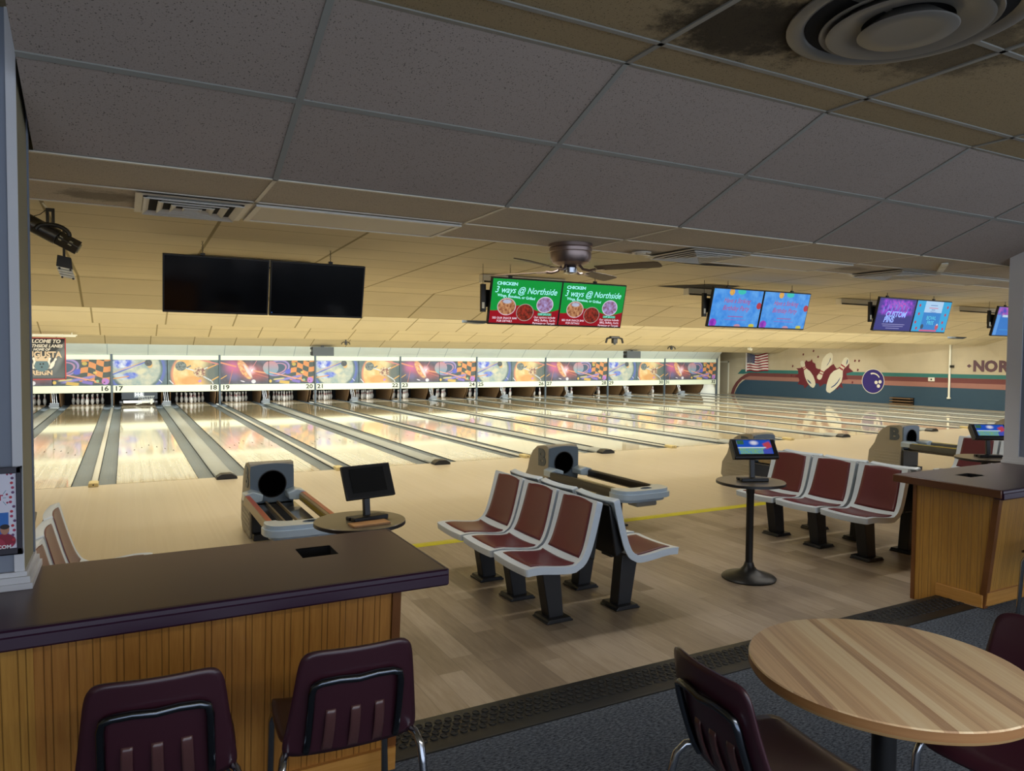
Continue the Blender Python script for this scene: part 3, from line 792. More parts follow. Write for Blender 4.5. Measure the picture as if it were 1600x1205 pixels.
q.build('rack_linkage', t)

# ------------------------------------------------------------------ masking units
HW, AH = PAIR/2-0.03, 0.84
def W_(x): return x
A1 = paint('art_blue_planet', [
    ('base', ('n', '#3d5560', '#64808a', 1.6)),
    ('ell', .72, .55, .96, .92, 0, .14, '#5667b8'), ('ell', .72, .55, .83, .79, 0, .06, ('n', '#3f5a66', '#6f8c8c', 2)),
    ('ell', .72, .56, .78, .72, 0, .12, ('n', '#d6d2b6', '#93aaa8', 2.2)),
    ('ell', .30, .76, .42, .26, 10, .5, ('n', '#4460dd', '#e8ecf6', 5)), ('ell', .52, .32, .30, .14, 5, .45, ('n', '#3a58d8', '#8fa4d8', 6)),
    ('ell', .22, .30, .30, .12, -25, .6, '#c8d6ee', .7), ('ell', .86, .46, .22, .12, 20, .6, '#e6dcb4', .8),
    ('line', -.05, .34, 1.05, .80, .05, .5, '#4f63c4'), ('line', -.05, .40, 1.00, .82, .025, .5, '#e9a86a'), ('line', 0, .22, .5, .30, .05, .6, '#e39a4c'),
    ('line', .1, .46, .9, .70, .02, .5, '#c8b0d8'),
    ('ell', 1.13, .66, .10, .12, -30, .5, '#e8b464'), ('ell', 1.08, .75, .12, .115, 0, .08, ('n', '#2f3438', '#565a5c', 12)),
    ('line', 1.40, .18, 1.50, .08, .025, .5, '#f0f0f0')], 0.0)
A2 = paint('art_orange_planet', [
    ('base', ('n', '#4a5a5c', '#6c8282', 1.5)),
    ('ell', .82, .35, .76, .80, 0, .10, '#e0906c'), ('ell', .84, .36, .69, .76, 0, .05, ('n', '#f1b765', '#f4dca0', 2.0)),
    ('ell', .75, .14, .50, .22, 8, .5, '#e39a4a', .8), ('ell', 1.45, .35, .50, .75, 0, .75, '#4d5f5c', .95),
    ('line', .80, .93, 1.70, .70, .07, .7, '#e5867c'),
    ('line', .50, .60, .92, .46, .05, .4, '#d5e2e8'), ('line', .60, .58, .75, .66, .06, .3, '#5f7076'), ('line', 1.08, .50, 1.30, .60, .04, .4, '#e2e8ea'),
    ('line', 1.12, .30, 1.42, .12, .055, .5, ('n', '#f4f6f6', '#9fb0b4', 20)), ('line', 1.42, .12, 1.47, .02, .03, .4, '#f0f2f2'),
    ('line', 1.26, .55, 1.60, .70, .05, .6, '#f0a64a'), ('line', 1.42, .14, 1.70, .30, .05, .6, '#efb04e'),
    ('ell', .42, .64, .185, .165, 0, .05, ('n', '#4a5450', '#8c9690', 14)), ('ell', .36, .70, .02, .02, 0, .3, '#14181a'), ('ell', .44, .71, .02, .02, 0, .3, '#14181a'), ('ell', .38, .62, .024, .024, 0, .3, '#14181a'),
    ('ell', 1.02, .43, .20, .185, 0, .05, ('n', '#7c2a30', '#f0d8a8', 11)), ('ell', 1.03, .12, .07, .05, 20, .4, '#c08ad0'), ('line', .05, .16, .18, .02, .035, .5, '#f2f2f2')], 0.0)
A3 = paint('art_comet_pin', [
    ('base', ('n', '#34303e', '#5c5a70', 1.6)),
    ('ell', 1.0, .45, .95, .42, -12, 1.0, '#c8564e', .9), ('ell', .42, .62, .45, .42, 0, 1.0, '#d8609a', .9), ('ell', .45, .25, .35, .25, 0, 1.0, '#7a6aa0', .7),
    ('line', .28, -.02, .42, .55, .035, .8, '#d87a50', .8), ('line', -.1, .12, .22, .32, .035, .6, '#efb04e'),
    ('line', -.05, .78, .55, .62, .075, .6, '#f0906c'),
    ('ell', .82, .52, .43, .17, -58, .18, ('n', '#f3c47c', '#d8785e', 12)), ('ell', .93, .47, .36, .07, -60, .5, '#e8ded8', .9), ('ell', 1.13, .09, .085, .075, 0, .2, '#e8e4ea'),
    ('ell', 1.06, .50, .22, .22, 0, 1.0, '#ffd8e8'), ('ell', 1.06, .50, .06, .06, 0, .8, '#ffffff'), ('line', 1.0, .45, 1.25, .85, .03, .9, '#f08890'), ('line', 1.1, .48, 1.75, .36, .075, .7, '#f2a070'),
    ('line', 1.1, .40, 1.7, .22, .04, .8, '#e07a60', .7), ('ell', 1.72, .58, .27, .26, 0, .08, ('v', '#7fb0b8', '#d88a90', .4, .85)), ('ell', .75, .10, .10, .025, -15, .5, '#f0e4f0')], 0.0)
A4 = paint('art_checkers', [
    ('base', ('n', '#2e3c46', '#4c5a66', 2)),
    ('ell', .30, .58, .48, .30, 14, .10, '#a890cc'), ('ell', .30, .57, .42, .25, 14, .1, '#4a5a80'), ('ell', .30, .56, .36, .21, 14, .1, '#c08aa8'), ('ell', .30, .56, .30, .17, 14, .1, '#35506a'),
    ('ell', .08, .58, .27, .26, 0, .08, ('v', '#6fa4b8', '#d88a90', .4, .85)),
    ('ell', .70, .45, .14, .10, 20, .2, '#5058c8'),
    ('chk', 1.22, .52, .44, .44, -6, .03, '#e8924a', '#354540', 2.0, 2.4),
    ('ell', .90, .72, .09, .07, 0, .3, '#d8b848', .9), ('ell', 1.2, .42, .07, .05, 0, .4, '#f0c860', .9),
    ('rect', .72, .20, .55, .05, 12, .3, '#8a80c8'), ('rect', .55, .06, .20, .06, -8, .2, '#d8b04c'), ('rect', .98, .10, .18, .06, -12, .3, '#7f6ac0'), ('rect', .35, .18, .22, .03, 6, .3, '#d8c88a'),
    ('line', -.05, .44, 1.32, .12, .055, .6, '#f2a486'), ('ell', .05, .10, .055, .06, 0, .2, '#e8c050'), ('ell', 1.50, .13, .12, .115, 0, .15, ('n', '#d070b0', '#b080d8', 8)), ('ell', 1.47, .10, .025, .025, 0, .3, '#301828'), ('ell', 1.27, .14, .05, .05, 0, .2, '#98c090')], 0.0)
for A in (A1, A2, A3, A4):     # back-lit translucent prints: they glow with their own picture
    nt = A.node_tree; b = nt.nodes['Principled BSDF']
    src = mixc(nt, 0.10, b.inputs['Base Color'].links[0].from_socket, lin('#cfd2cc'))
    L(nt, mixc(nt, 0.45, src, (0, 0, 0, 1)), b.inputs['Base Color'])
    L(nt, src, b.inputs['Emission Color']); b.inputs['Emission Strength'].default_value = 0.34
    b.inputs['Roughness'].default_value = 0.35
M_strip = plain('masking_strip', '#dfe6cc', 0.4, emit=0.10)
M_num = plain('number_dark', '#2c2c2c', 0.5)
M_post = plain('masking_post', '#4f5b66', 0.5)
YM = 16.42
for k in range(-1, 8):
    a, b_ = 17+2*k, 18+2*k
    t = thing('masking_unit', (nar(k)+PAIR/2, YM, 0), 'back-lit masking unit numbered %s and %s showing %s' % (NW[a], NW[b_], 'blue and orange planets' if k % 2 == 0 else 'comet pin and checkered flag'), 'masking unit', group='space-themed masking units')
    q = MB().mat(M_strip).box(-HW, HW, 0.0, 0.10, 1.635, 1.80).build('top_strip', t, bevel=0.012)
    q = MB().mat(M_strip).box(-HW, HW, 0.0, 0.10, 0.525, 0.765).build('bottom_strip', t, bevel=0.012)
    MB().mat(M_dark).box(-HW, HW, 0.10, 0.30, 0.53, 1.79).build('light_box', t)
    for s, m in ((0, A1 if k % 2 == 0 else A3), (1, A2 if k % 2 == 0 else A4)):
        MB().mat(m).box(0.0, HW-0.01, 0.02, 0.06, 0.0, 0.862).build('graphic_panel', t, loc=(-HW if s == 0 else 0.01, 0, 0.77), smooth=0, uvs=lambda co: (co.x*1.0, co.z*0.985))
    for n_, xx in ((a, -HW+0.17), (b_, HW-0.19)):
        text('lane_number', str(n_), 0.215, M_num, t, (xx, -0.003, 0.655), sx=1.2, bold=0.006)
for k in range(0, 9):
    o = MB().mat(M_post).box(-0.028, 0.028, 0, 0.08, 0.0, 1.84).build('masking_post', loc=(nar(k), YM-0.03, 0))
    lab = 'dark vertical post between masking numbers %s and %s' % (NW[16+2*k], NW[17+2*k]) if k < 8 else 'dark vertical post at the right end of the masking'
    tag(o, lab, 'post', 'posts between the masking units')

# ------------------------------------------------------------------ settee seats
M_shell = plain('seat_shell_grey', '#cbd6de', 0.34, coat=0.3, var=0.02)
M_pad = plain('seat_pad_burgundy', '#5a1922', 0.42, var=0.12, scale=5, coat=0.15)
M_leg = plain('seat_leg_black', '#17181b', 0.45)
def interp(pts, t):
    """piecewise smooth curve through pts by arc length"""
    n = len(pts)-1; x = t*n; i = min(int(x), n-1); f = x-i
    p0 = Vector(pts[max(i-1, 0)]); p1 = Vector(pts[i]); p2 = Vector(pts[i+1]); p3 = Vector(pts[min(i+2, n)])
    return 0.5*((2*p1)+(p2-p0)*f+(2*p0-5*p1+4*p2-p3)*f*f+(3*p1-p0-3*p2+p3)*f**3)
SP = [(0.345, 0.436), (0.30, 0.441), (0.22, 0.440), (0.10, 0.425), (0.0, 0.418), (-0.07, 0.437), (-0.115, 0.50), (-0.150, 0.60), (-0.180, 0.71), (-0.205, 0.81), (-0.213, 0.838)]
def shell_fn(u, v, half=0.243):
    a = 2*u-1
    p = interp(SP, v)
    y, z = p[0], p[1]
    nrm = Vector((-(interp(SP, min(v+.02, 1))[1]-interp(SP, max(v-.02, 0))[1]), interp(SP, min(v+.02, 1))[0]-interp(SP, max(v-.02, 0))[0]))
    nrm.normalize()
    dish = 0.018*(a*a) if v > 0.45 else 0.010*a*a
    # inward normal points up/forward
    ny, nz = -nrm[0], -nrm[1]
    if nz < 0 and v < 0.4: ny, nz = -ny, -nz
    if v >= 0.4 and ny < 0: ny, nz = -ny, -nz
    rnd = 1.0
    if v > 0.93: rnd = 1-0.05*((v-0.93)/0.07)**2
    if v < 0.05: rnd = 1-0.05*((0.05-v)/0.05)**2
    return Vector((a*half*rnd, y+ny*dish, z+nz*dish)), Vector((0, ny, nz))
def make_seat():
    t = thing('settee_seat', (0, 0, 0), 'x', 'seat', group='moulded seats in the bowlers settee')
    q = MB(); nu, nv = 12, 30
    q.grid(lambda u, v: shell_fn(u, v)[0], nu, nv)
    # flange folded back along both sides
    for s in (0, 1):
        for j in range(nv):
            v0, v1 = j/nv, (j+1)/nv
            p0, n0 = shell_fn(s, v0); p1, n1 = shell_fn(s, v1)
            q.add([p0, p1, p1-n1*0.050, p0-n0*0.050], [(0, 1, 2, 3)])
    for v in (0.0, 1.0):
        for i in range(nu):
            p0, n0 = shell_fn(i/nu, v); p1, n1 = shell_fn((i+1)/nu, v)
            q.add([p0, p1, p1-n1*0.050, p0-n0*0.050], [(0, 1, 2, 3)])
    q.build('shell', t, m=M_shell, solid=0.012, solid_off=-1.0, bevel=0.004, smooth=60)
    def pad(name, v0, v1, half, half2):
        q = MB()
        def fn(u, v):
            a = 2*u-1; hh = half+(half2-half)*v
            e = 0.0045 if 0.02 < u < 0.98 and 0.02 < v < 0.98 else 0.001
            p, n = shell_fn(0.5+a*hh/(2*0.248), v0+(v1-v0)*v)
            r = 0.0
            if v > 0.9: r = 0.020*(a*a)
            return p + n*e - Vector((0, 0, r*(v-0.9)/0.1 if v > 0.9 and v0 > 0.4 else 0))
        q.grid(fn, 14, 14); return q.build(name, t, m=M_pad, solid=0.004, smooth=60)
    pad('seat_pad', 0.115, 0.455, 0.200, 0.212)
    pad('back_pad', 0.535, 0.955, 0.205, 0.185)
    q = MB().mat(M_black)
    q.hexa([(-0.21, -0.115, 0.47), (0.21, -0.115, 0.47), (0.21, -0.24, 0.80), (-0.21, -0.24, 0.80)], [(-0.21, -0.20, 0.43), (0.21, -0.20, 0.43), (0.21, -0.262, 0.80), (-0.21, -0.262, 0.80)])
    q.build('back_cover', t, bevel=0.01)
    q = MB().mat(M_leg).hexa([(-0.052, -0.06, 0.0), (0.052, -0.06, 0.0), (0.052, 0.055, 0.0), (-0.052, 0.055, 0.0)], [(-0.052, -0.02, 0.405), (0.052, -0.02, 0.405), (0.052, 0.125, 0.405), (-0.052, 0.125, 0.405)])
    q.box(-0.06, 0.06, -0.13, 0.20, 0.385, 0.408)
    lg = q.build('leg', t, bevel=0.006)
    q = MB().mat(M_leg).prism([(-0.105, 0), (-0.105, 0.012), (-0.095, 0.012), (-0.085, 0.030), (0.085, 0.030), (0.095, 0.012), (0.105, 0.012), (0.105, 0)], 'x', -0.10, 0.10)
    q.build('base_plate', lg, bevel=0.004)
    return t
seat0 = make_seat()
GR = [(-0.08, 'cluster by the left pillar'), (3.285, 'cluster left of the middle pedestal table'), (6.62, 'cluster beside the right counter'), (9.98, 'cluster at the far right by the pillar')]
YS = [(-6.20, 'farthest'), (-6.715, 'middle'), (-7.235, 'nearest')]
first = True
for gx, gl in GR:
    for s, sl in ((-1, 'left-facing'), (1, 'right-facing')):
        if gx < 0 and s < 0: pass
        for y_, pl in YS:
            loc = (gx+s*0.287, y_, 0); rot = R(90) if s < 0 else R(-90)
            lab = '%s %s burgundy and grey seat in the %s' % (pl, sl, gl)
            if first: o = seat0; o.location = loc; o.rotation_euler = (0, 0, rot); o['label'] = lab; first = False
            else: o = dup(seat0, loc, rot, lab)

# ------------------------------------------------------------------ pedestal tables with score tablets
M_disc = plain('pedestal_top', '#5a5140', 0.32, var=0.03, coat=0.2)
def make_ped():
    t = thing('pedestal_table', (0, 0, 0), 'x', 'table', group='small round pedestal tables')
    H = 0.808
    MB().mat(M_disc).lathe([(0.0, H), (0.272, H), (0.275, H-0.003)], 48).mat(M_black).lathe([(0.275, H-0.003), (0.276, H-0.022), (0.265, H-0.026), (0.0, H-0.026)], 48).build('table_top', t)
    MB().mat(M_black).lathe([(0.030, 0.05), (0.030, 0.70), (0.034, 0.71), (0.034, 0.782)], 20).build('column', t)
    MB().mat(M_black).lathe([(0.0, 0.0), (0.215, 0.0), (0.218, 0.010), (0.205, 0.022), (0.13, 0.042), (0.07, 0.07), (0.045, 0.10), (0.034, 0.135), (0.0, 0.14)], 40).build('base', t)
    return t
ped0 = make_ped()
def score_shader():
    return paint('score_screen', [('base', '#2056c8'), ('ell', 0.0, .045, .05, .03, 0, .8, '#e8e8f8'), ('rect', -.115, .05, .03, .02, 0, .1, '#3a6a50'), ('rect', .11, .02, .04, .035, 20, .4, '#c84a5a'),
        ('rect', -.03, -.035, .11, .035, 0, .05, ('n', '#8ac06a', '#5a9ad0', 60)), ('rect', .10, -.045, .04, .03, 0, .1, '#4a58c0'), ('line', -.15, 0.0, .1, 0.0, .012, .3, '#d8e8f0')], 0.7)
M_score = score_shader()
M_tabdark = plain('tablet_screen_off', '#16181a', 0.18)
def make_tablet(kind):
    t = thing('score_tablet', (0, 0, 0), 'x', 'tablet', group='scoring tablets on the pedestal tables')
    MB().mat(M_black).box(-0.115, 0.115, -0.060, -0.005, 0.0, 0.028).box(-0.115, 0.115, 0.015, 0.06, 0.0, 0.022).box(-0.03, 0.03, -0.05, 0.05, 0.0, 0.018).build('stand_foot', t, bevel=0.005)
    MB().mat(M_black).hexa([(-0.02, -0.01, 0.01), (0.02, -0.01, 0.01), (0.02, 0.02, 0.01), (-0.02, 0.02, 0.01)], [(-0.02, 0.01, 0.24), (0.02, 0.01, 0.24), (0.02, 0.035, 0.24), (-0.02, 0.035, 0.24)]).build('stand_arm', t, bevel=0.003)
    tilt = R(-24) if kind == 'off' else R(-38)
    if kind == 'off':
        q = MB().mat(M_black).box(-0.165, 0.165, -0.012, 0.012, -0.105, 0.105)
        cs = q.build('case', t, bevel=0.006, loc=(0, -0.01, 0.235), rot=(tilt, 0, R(0)))
        MB().mat(M_tabdark).box(-0.118, 0.112, -0.0145, -0.011, -0.068, 0.082).build('screen', cs)
    else:
        q = MB().mat(M_black).prism([(-0.018, -0.085), (-0.018, 0.085), (0.0, 0.095), (0.045, 0.075), (0.050, -0.075), (0.0, -0.10)], 'x', -0.188, 0.188)
        cs = q.build('case', t, bevel=0.008, loc=(0, -0.02, 0.265), rot=(tilt, 0, 0))
        MB().mat(M_score).box(-0.145, 0.145, -0.0205, -0.0175, -0.058, 0.072).build('screen', cs)
    return t
tab_off = make_tablet('off'); tab_on = make_tablet('on')
PX = [(1.655, -7.17), (4.93, -7.17), (8.27, -7.17)]
PL = ['just behind the left counter', 'between the two middle seat clusters', 'behind the right counter']
for i, ((x, y), l) in enumerate(zip(PX, PL)):
    lab = 'small round brown pedestal table ' + l
    if i == 0: o = ped0; o.location = (x, y, 0); o['label'] = lab
    else: dup(ped0, (x, y, 0), 0, lab)
tab_off.location = (1.70, -7.17, 0.808); tab_off.rotation_euler = (0, 0, R(12)); tab_off['label'] = 'black scoring tablet with a dark blank screen on the left pedestal table'
tab_on.location = (4.95, -7.17, 0.808); tab_on.rotation_euler = (0, 0, R(-22)); tab_on['label'] = 'lit scoring tablet with blue screen on the middle pedestal table'
dup(tab_on, (8.33, -7.17, 0.808), R(-30), 'lit scoring tablet with blue screen on the pedestal table by the right pillar')
tg = MB().mat(plain('tray_tan', '#a87a4a', 0.5, var=0.15)).box(-0.13, 0.10, -0.12, -0.02, 0.0, 0.012).build('menu_card', loc=(1.68, -7.24, 0.808), rot=(0, 0, R(5)), bevel=0.002)
tag(tg, 'tan wooden card lying below the dark tablet on the left pedestal table', 'card')

# ------------------------------------------------------------------ ball returns
M_hood = plain('return_beige', '#9a9587', 0.5, var=0.03)
M_face = plain('return_slate', '#566676', 0.42, coat=0.3)
M_cap = plain('return_ice_blue', '#a4b8ca', 0.28, coat=0.6)
M_void = plain('opening_void', '#030303', 1.0, spec=0.0)  # black that stands in for the shade inside the ball opening
M_track = plain('return_track', '#38383a', 0.12, coat=0.6)
def make_return(style, fullname):
    t = thing('ball_return', (0, 0, 0), 'x', 'ball return', group='ball returns on the approach')
    hw = 0.212
    # side body, profile in (y, z)
    prof = [(0.03, 0.0), (0.52, 0.0), (0.62, 0.10), (0.60, 0.28), (0.50, 0.42), (0.45, 0.56), (0.37, 0.66), (0.26, 0.725), (0.12, 0.748), (0.015, 0.745), (0.0, 0.72), (-0.005, 0.40), (0.02, 0.30)]
    MB().mat(M_hood).prism(prof, 'x', -hw, hw).build('hood', t, bevel=0.022, seg=3)
    # ribs on the lower side
    for s in (-1, 1):
        q = MB().mat(M_hood)
        for i in range(5):
            z = 0.08+i*0.05
            q.box(s*hw-0.006, s*hw+0.006, 0.05, 0.52-abs(i-1)*0.01, z, z+0.018)
        q.build('side_rib', t, bevel=0.004)
    MB().mat(M_black).box(-hw+0.02, hw-0.02, -0.10, 0.05, 0.0, 0.06).box(-hw+0.015, hw-0.015, -0.02, 0.05, 0.06, 0.36).build('base', t, bevel=0.006)
    # front panel with round opening
    n = 40; C = (0.0, 0.540); rr = 0.131
    outl = []
    def outer(a):
        dx, dz = math.cos(a), math.sin(a)
        tx = (hw-0.004)/abs(dx) if abs(dx) > 1e-6 else 9
        top = 0.205 - 0.028*(dx/abs(dz))**2*0.6 if dz > 1e-6 else 9
        tz = (0.20/abs(dz)) if dz > 0 else (0.20/abs(dz) if abs(dz) > 1e-6 else 9)
        tt = min(tx, tz); px, pz = dx*tt, dz*tt
        if pz > 0.12: pz -= 0.55*px*px
        return (px, pz)
    vs = []; fs = []
    for i in range(n):
        a = 2*PI*i/n; o_ = outer(a)
        vs += [(C[0]+o_[0], -0.02, C[1]+o_[1]), (C[0]+rr*math.cos(a), -0.02, C[1]+rr*math.sin(a)), (C[0]+rr*math.cos(a), 0.12, C[1]+rr*math.sin(a)), (C[0]+o_[0], 0.01, C[1]+o_[1])]
    for i in range(n):
        a, b = i*4, ((i+1) % n)*4
        fs += [(a, b, b+1, a+1), (a+1, b+1, b+2, a+2), (a, a+3, b+3, b)]
    q = MB().mat(M_face).add(vs, fs)
    fp = q.build('front_panel', t, smooth=30)
    MB().mat(M_void).lathe([(0.0, -0.0145), (rr-0.004, -0.0145), (rr-0.004, -0.0125), (0.0, -0.0125)], 32, (0, -0.008, C[1]), 'y').build('ball_opening', t)  # flat disc coloured black for the dark interior, no tunnel behind it
    MB().mat(M_black).lathe([(rr-0.002, -0.026), (rr+0.006, -0.024), (rr+0.006, -0.014), (rr-0.012, -0.014)], 40, (0, 0, C[1]), 'y', caps=False).build('opening_rim', fp)
    # logo letter on both sides
    ml = plain('logo_slate', '#4a545c', 0.45) if 'logo_slate' not in bpy.data.materials else bpy.data.materials['logo_slate']
    text('logo', 'B', 0.27, ml, t, (-hw-0.004, 0.14, 0.585), face='-x', bold=0.014, extrude=0.004, sx=1.1)
    # cheeks, rails
    zr = 0.42
    for s in (-1, 1):
        q = MB().mat(M_cap).prism([(s*0.115, 0.47), (s*0.20, 0.50), (s*0.285, 0.475), (s*0.285, 0.40), (s*0.20, 0.395), (s*0.12, 0.41)], 'y', -0.21, -0.02)
        q.build('cheek', t, bevel=0.012)
        prof = [(s*0.225, zr-0.03), (s*0.225, zr+0.035), (s*0.245, zr+0.05), (s*0.285, zr+0.045), (s*0.295, zr+0.01), (s*0.285, zr-0.04), (s*0.25, zr-0.05)]
        rl = MB().mat(RAIL[style][0]).prism(prof, 'y', -1.42, -0.18).build('rail', t, bevel=0.004)
        if style != 'black':
            MB().mat(RAIL[style][1]).box(s*0.262-0.020, s*0.262+0.020, -1.40, -0.20, zr+0.047, zr+0.052).build('stripe', rl)
            MB().mat(RAIL[style][2]).box(min(s*0.223, s*0.229), max(s*0.223, s*0.229), -1.40, -0.20, zr-0.012, zr+0.022).build('stripe', rl)
    MB().mat(M_track).box(-0.22, -0.07, -1.40, -0.02, 0.335, 0.345).box(0.05, 0.215, -1.40, -0.02, 0.335, 0.345).build('track', t)
    q = MB().mat(plain('track_rail', '#6d6046', 0.4) if 'track_rail' not in bpy.data.materials else bpy.data.materials['track_rail'])
    q.box(-0.075, -0.055, -1.40, -0.02, 0.345, 0.37).box(0.04, 0.055, -1.40, -0.02, 0.345, 0.37)
    q.build('track_bar', t)
    # rounded end cap
    def capout(off, n=18):
        pts = [(0.30+off*0.2, -1.40+off)]
        for i in range(n+1):
            a = PI*i/n; ca, sa = math.cos(a), math.sin(a)
            pts.append(((0.315+off)*math.copysign(abs(ca)**0.45, ca), -1.45-(0.20+off)*abs(sa)**0.7))
        pts.append((-0.30-off*0.2, -1.40+off))
        return pts
    inner = []
    for i in range(13):
        a = PI*(12-i)/12; ca = math.cos(a)
        inner.append((0.21*math.copysign(abs(ca)**0.6, ca), -1.40-0.07*math.sin(a)))
    q = MB().mat(M_cap).prism(capout(0.0)+inner, 'z', 0.435, 0.475)
    q.prism(capout(0.018)+inner, 'z', 0.385, 0.44).prism(capout(-0.03)+inner, 'z', 0.35, 0.39)
    ec = q.build('end_cap', t, bevel=0.012, seg=3)
    MB().mat(plain('cap_under', '#8b8c8a', 0.5) if 'cap_under' not in bpy.data.materials else bpy.data.materials['cap_under']).box(-0.13, 0.13, -1.62, -1.45, 0.30, 0.355).build('cap_underside', t, bevel=0.02)
    MB().mat(M_face).lathe([(0.0, 0.0), (0.058, 0.0), (0.058, 0.006), (0.048, 0.008), (0.046, 0.003), (0.0, 0.003)], 24, (0, 0, 0)).build('hand_dryer', ec, loc=(0.04, -1.545, 0.472)).scale = (1.2, 0.62, 1)
    MB().mat(M_black).box(-0.05, 0.05, -1.14, -1.02, 0.0, 0.34).box(-0.10, 0.10, -1.18, -0.98, 0.0, 0.02).box(-0.25, 0.25, -1.11, -1.05, 0.33, 0.36).build('stand', t, bevel=0.006)
    return t
RAIL = {'red': (plain('rail_bronze', '#9b8a68', 0.35), plain('rail_red', '#a5402c', 0.3), plain('rail_gold', '#b09a35', 0.3)),
        'black': (plain('rail_blackbrown', '#221d18', 0.3), None, None),
        'yellow': (plain('rail_grey', '#50524e', 0.4), plain('rail_yellow', '#c9b91e', 0.4), plain('rail_grey_light', '#7d8078', 0.4))}
RX = [(1.675, 'red', 'ball return with red and gold striped rails behind the left counter'),
      (5.075, 'black', 'ball return with black rails behind the seat cluster in the middle'),
      (8.455, 'red', 'ball return half hidden behind the lit middle tablet'),
      (11.82, 'yellow', 'ball return with yellow striped rail behind the right counter seats'),
      (15.2, 'yellow', 'ball return at the far right, mostly hidden by the pillar')]
for x, stl, lab in RX:
    t = make_return(stl, lab); t.location = (x, -4.04, 0); t['label'] = lab

# ------------------------------------------------------------------ counters
M_bead_cols = ('#8f5f22', '#7c5120')
def bead(name, c1, c2, dark):
    m, nt, b = new_mat(name)
    s = sep(nt, uvn(nt))
    fx = mathn(nt, 'FRACT', mathn(nt, 'DIVIDE', s[0], 0.070)); fx2 = mathn(nt, 'FRACT', mathn(nt, 'DIVIDE', mathn(nt, 'ADD', s[0], 0.022), 0.070))
    g = noise(nt, scalev(nt, uvn(nt), (40, 2.5, 1)), 2.0, 5, 0.6); g2 = noise(nt, uvn(nt), 1.5, 3)
    c = mixc(nt, maprange(nt, g, 0.3, 0.7), lin(c1), lin(c2))
    c = mixc(nt, mathn(nt, 'MULTIPLY', maprange(nt, g2, 0.4, 0.7), 0.35), c, lin(dark))
    rnd = white(nt, comb(nt, mathn(nt, 'FLOOR', mathn(nt, 'DIVIDE', s[0], 0.070)), 1.0))
    c = mixc(nt, mathn(nt, 'MULTIPLY', rnd, 0.25), c, lin(dark))
    e = mathn(nt, 'MINIMUM', mathn(nt, 'ABSOLUTE', mathn(nt, 'SUBTRACT', fx, 0.5)), mathn(nt, 'ABSOLUTE', mathn(nt, 'SUBTRACT', fx2, 0.5)))
    grv = maprange(nt, e, 0.010, 0.035, 1.0, 0.0)
    c = mixc(nt, mathn(nt, 'MULTIPLY', grv, 0.6), c, tuple(x*0.3 for x in lin(dark)[:3])+(1,))
    L(nt, c, b.inputs['Base Color']); b.inputs['Roughness'].default_value = 0.4; b.inputs['Coat Weight'].default_value = 0.25
    bump(nt, b, mathn(nt, 'SUBTRACT', 1.0, grv), 0.6, 0.004)
    return m
M_bead = bead('beadboard_varnished', '#9c6628', '#b8823a', '#84521e')
M_bead2 = bead('beadboard_light', '#a87830', '#c09040', '#8a5c22')
M_trimw = plain('corner_trim', '#6b4018', 0.4, var=0.2, scale=10, coat=0.3)
def woodm(name, c1, c2, rough=0.4):
    m, nt, b = new_mat(name)
    g = noise(nt, scalev(nt, uvn(nt), (2.0, 30, 1)), 1.5, 5, 0.65)
    L(nt, mixc(nt, maprange(nt, g, 0.3, 0.7), lin(c1), lin(c2)), b.inputs['Base Color']); b.inputs['Roughness'].default_value = rough
    return m
M_base = woodm('pine_baseboard', '#a9742f', '#c08c48')
M_top = plain('counter_laminate', '#4a3434', 0.34, var=0.03, spec=0.4)
M_edge = plain('counter_edge_purple', '#2c1029', 0.36)
def counter(name, x0, x1, openings, lab, light, side):
    t = thing('snack_counter', (0, 0, 0), lab, 'counter', group='varnished beadboard counters')
    mb = M_bead2 if light else M_bead
    q = MB().mat(mb)
    q.hexa([(x0, -8.62, CZ), (x1, -8.62, CZ), (x1, -8.12, 0.0), (x0, -8.12, 0.0)], [(x0, -8.70, 0.90), (x1, -8.70, 0.90), (x1, -8.12, 0.90), (x0, -8.12, 0.90)])
    q.build('body', t, smooth=0)
    MB().mat(M_top).box(x0-0.14 if side == 'l' else x0, x1 if side == 'l' else x1+0.16, -8.80, -8.035, 0.905, 0.950).build('worktop', t, bevel=0.012, seg=3)
    return t
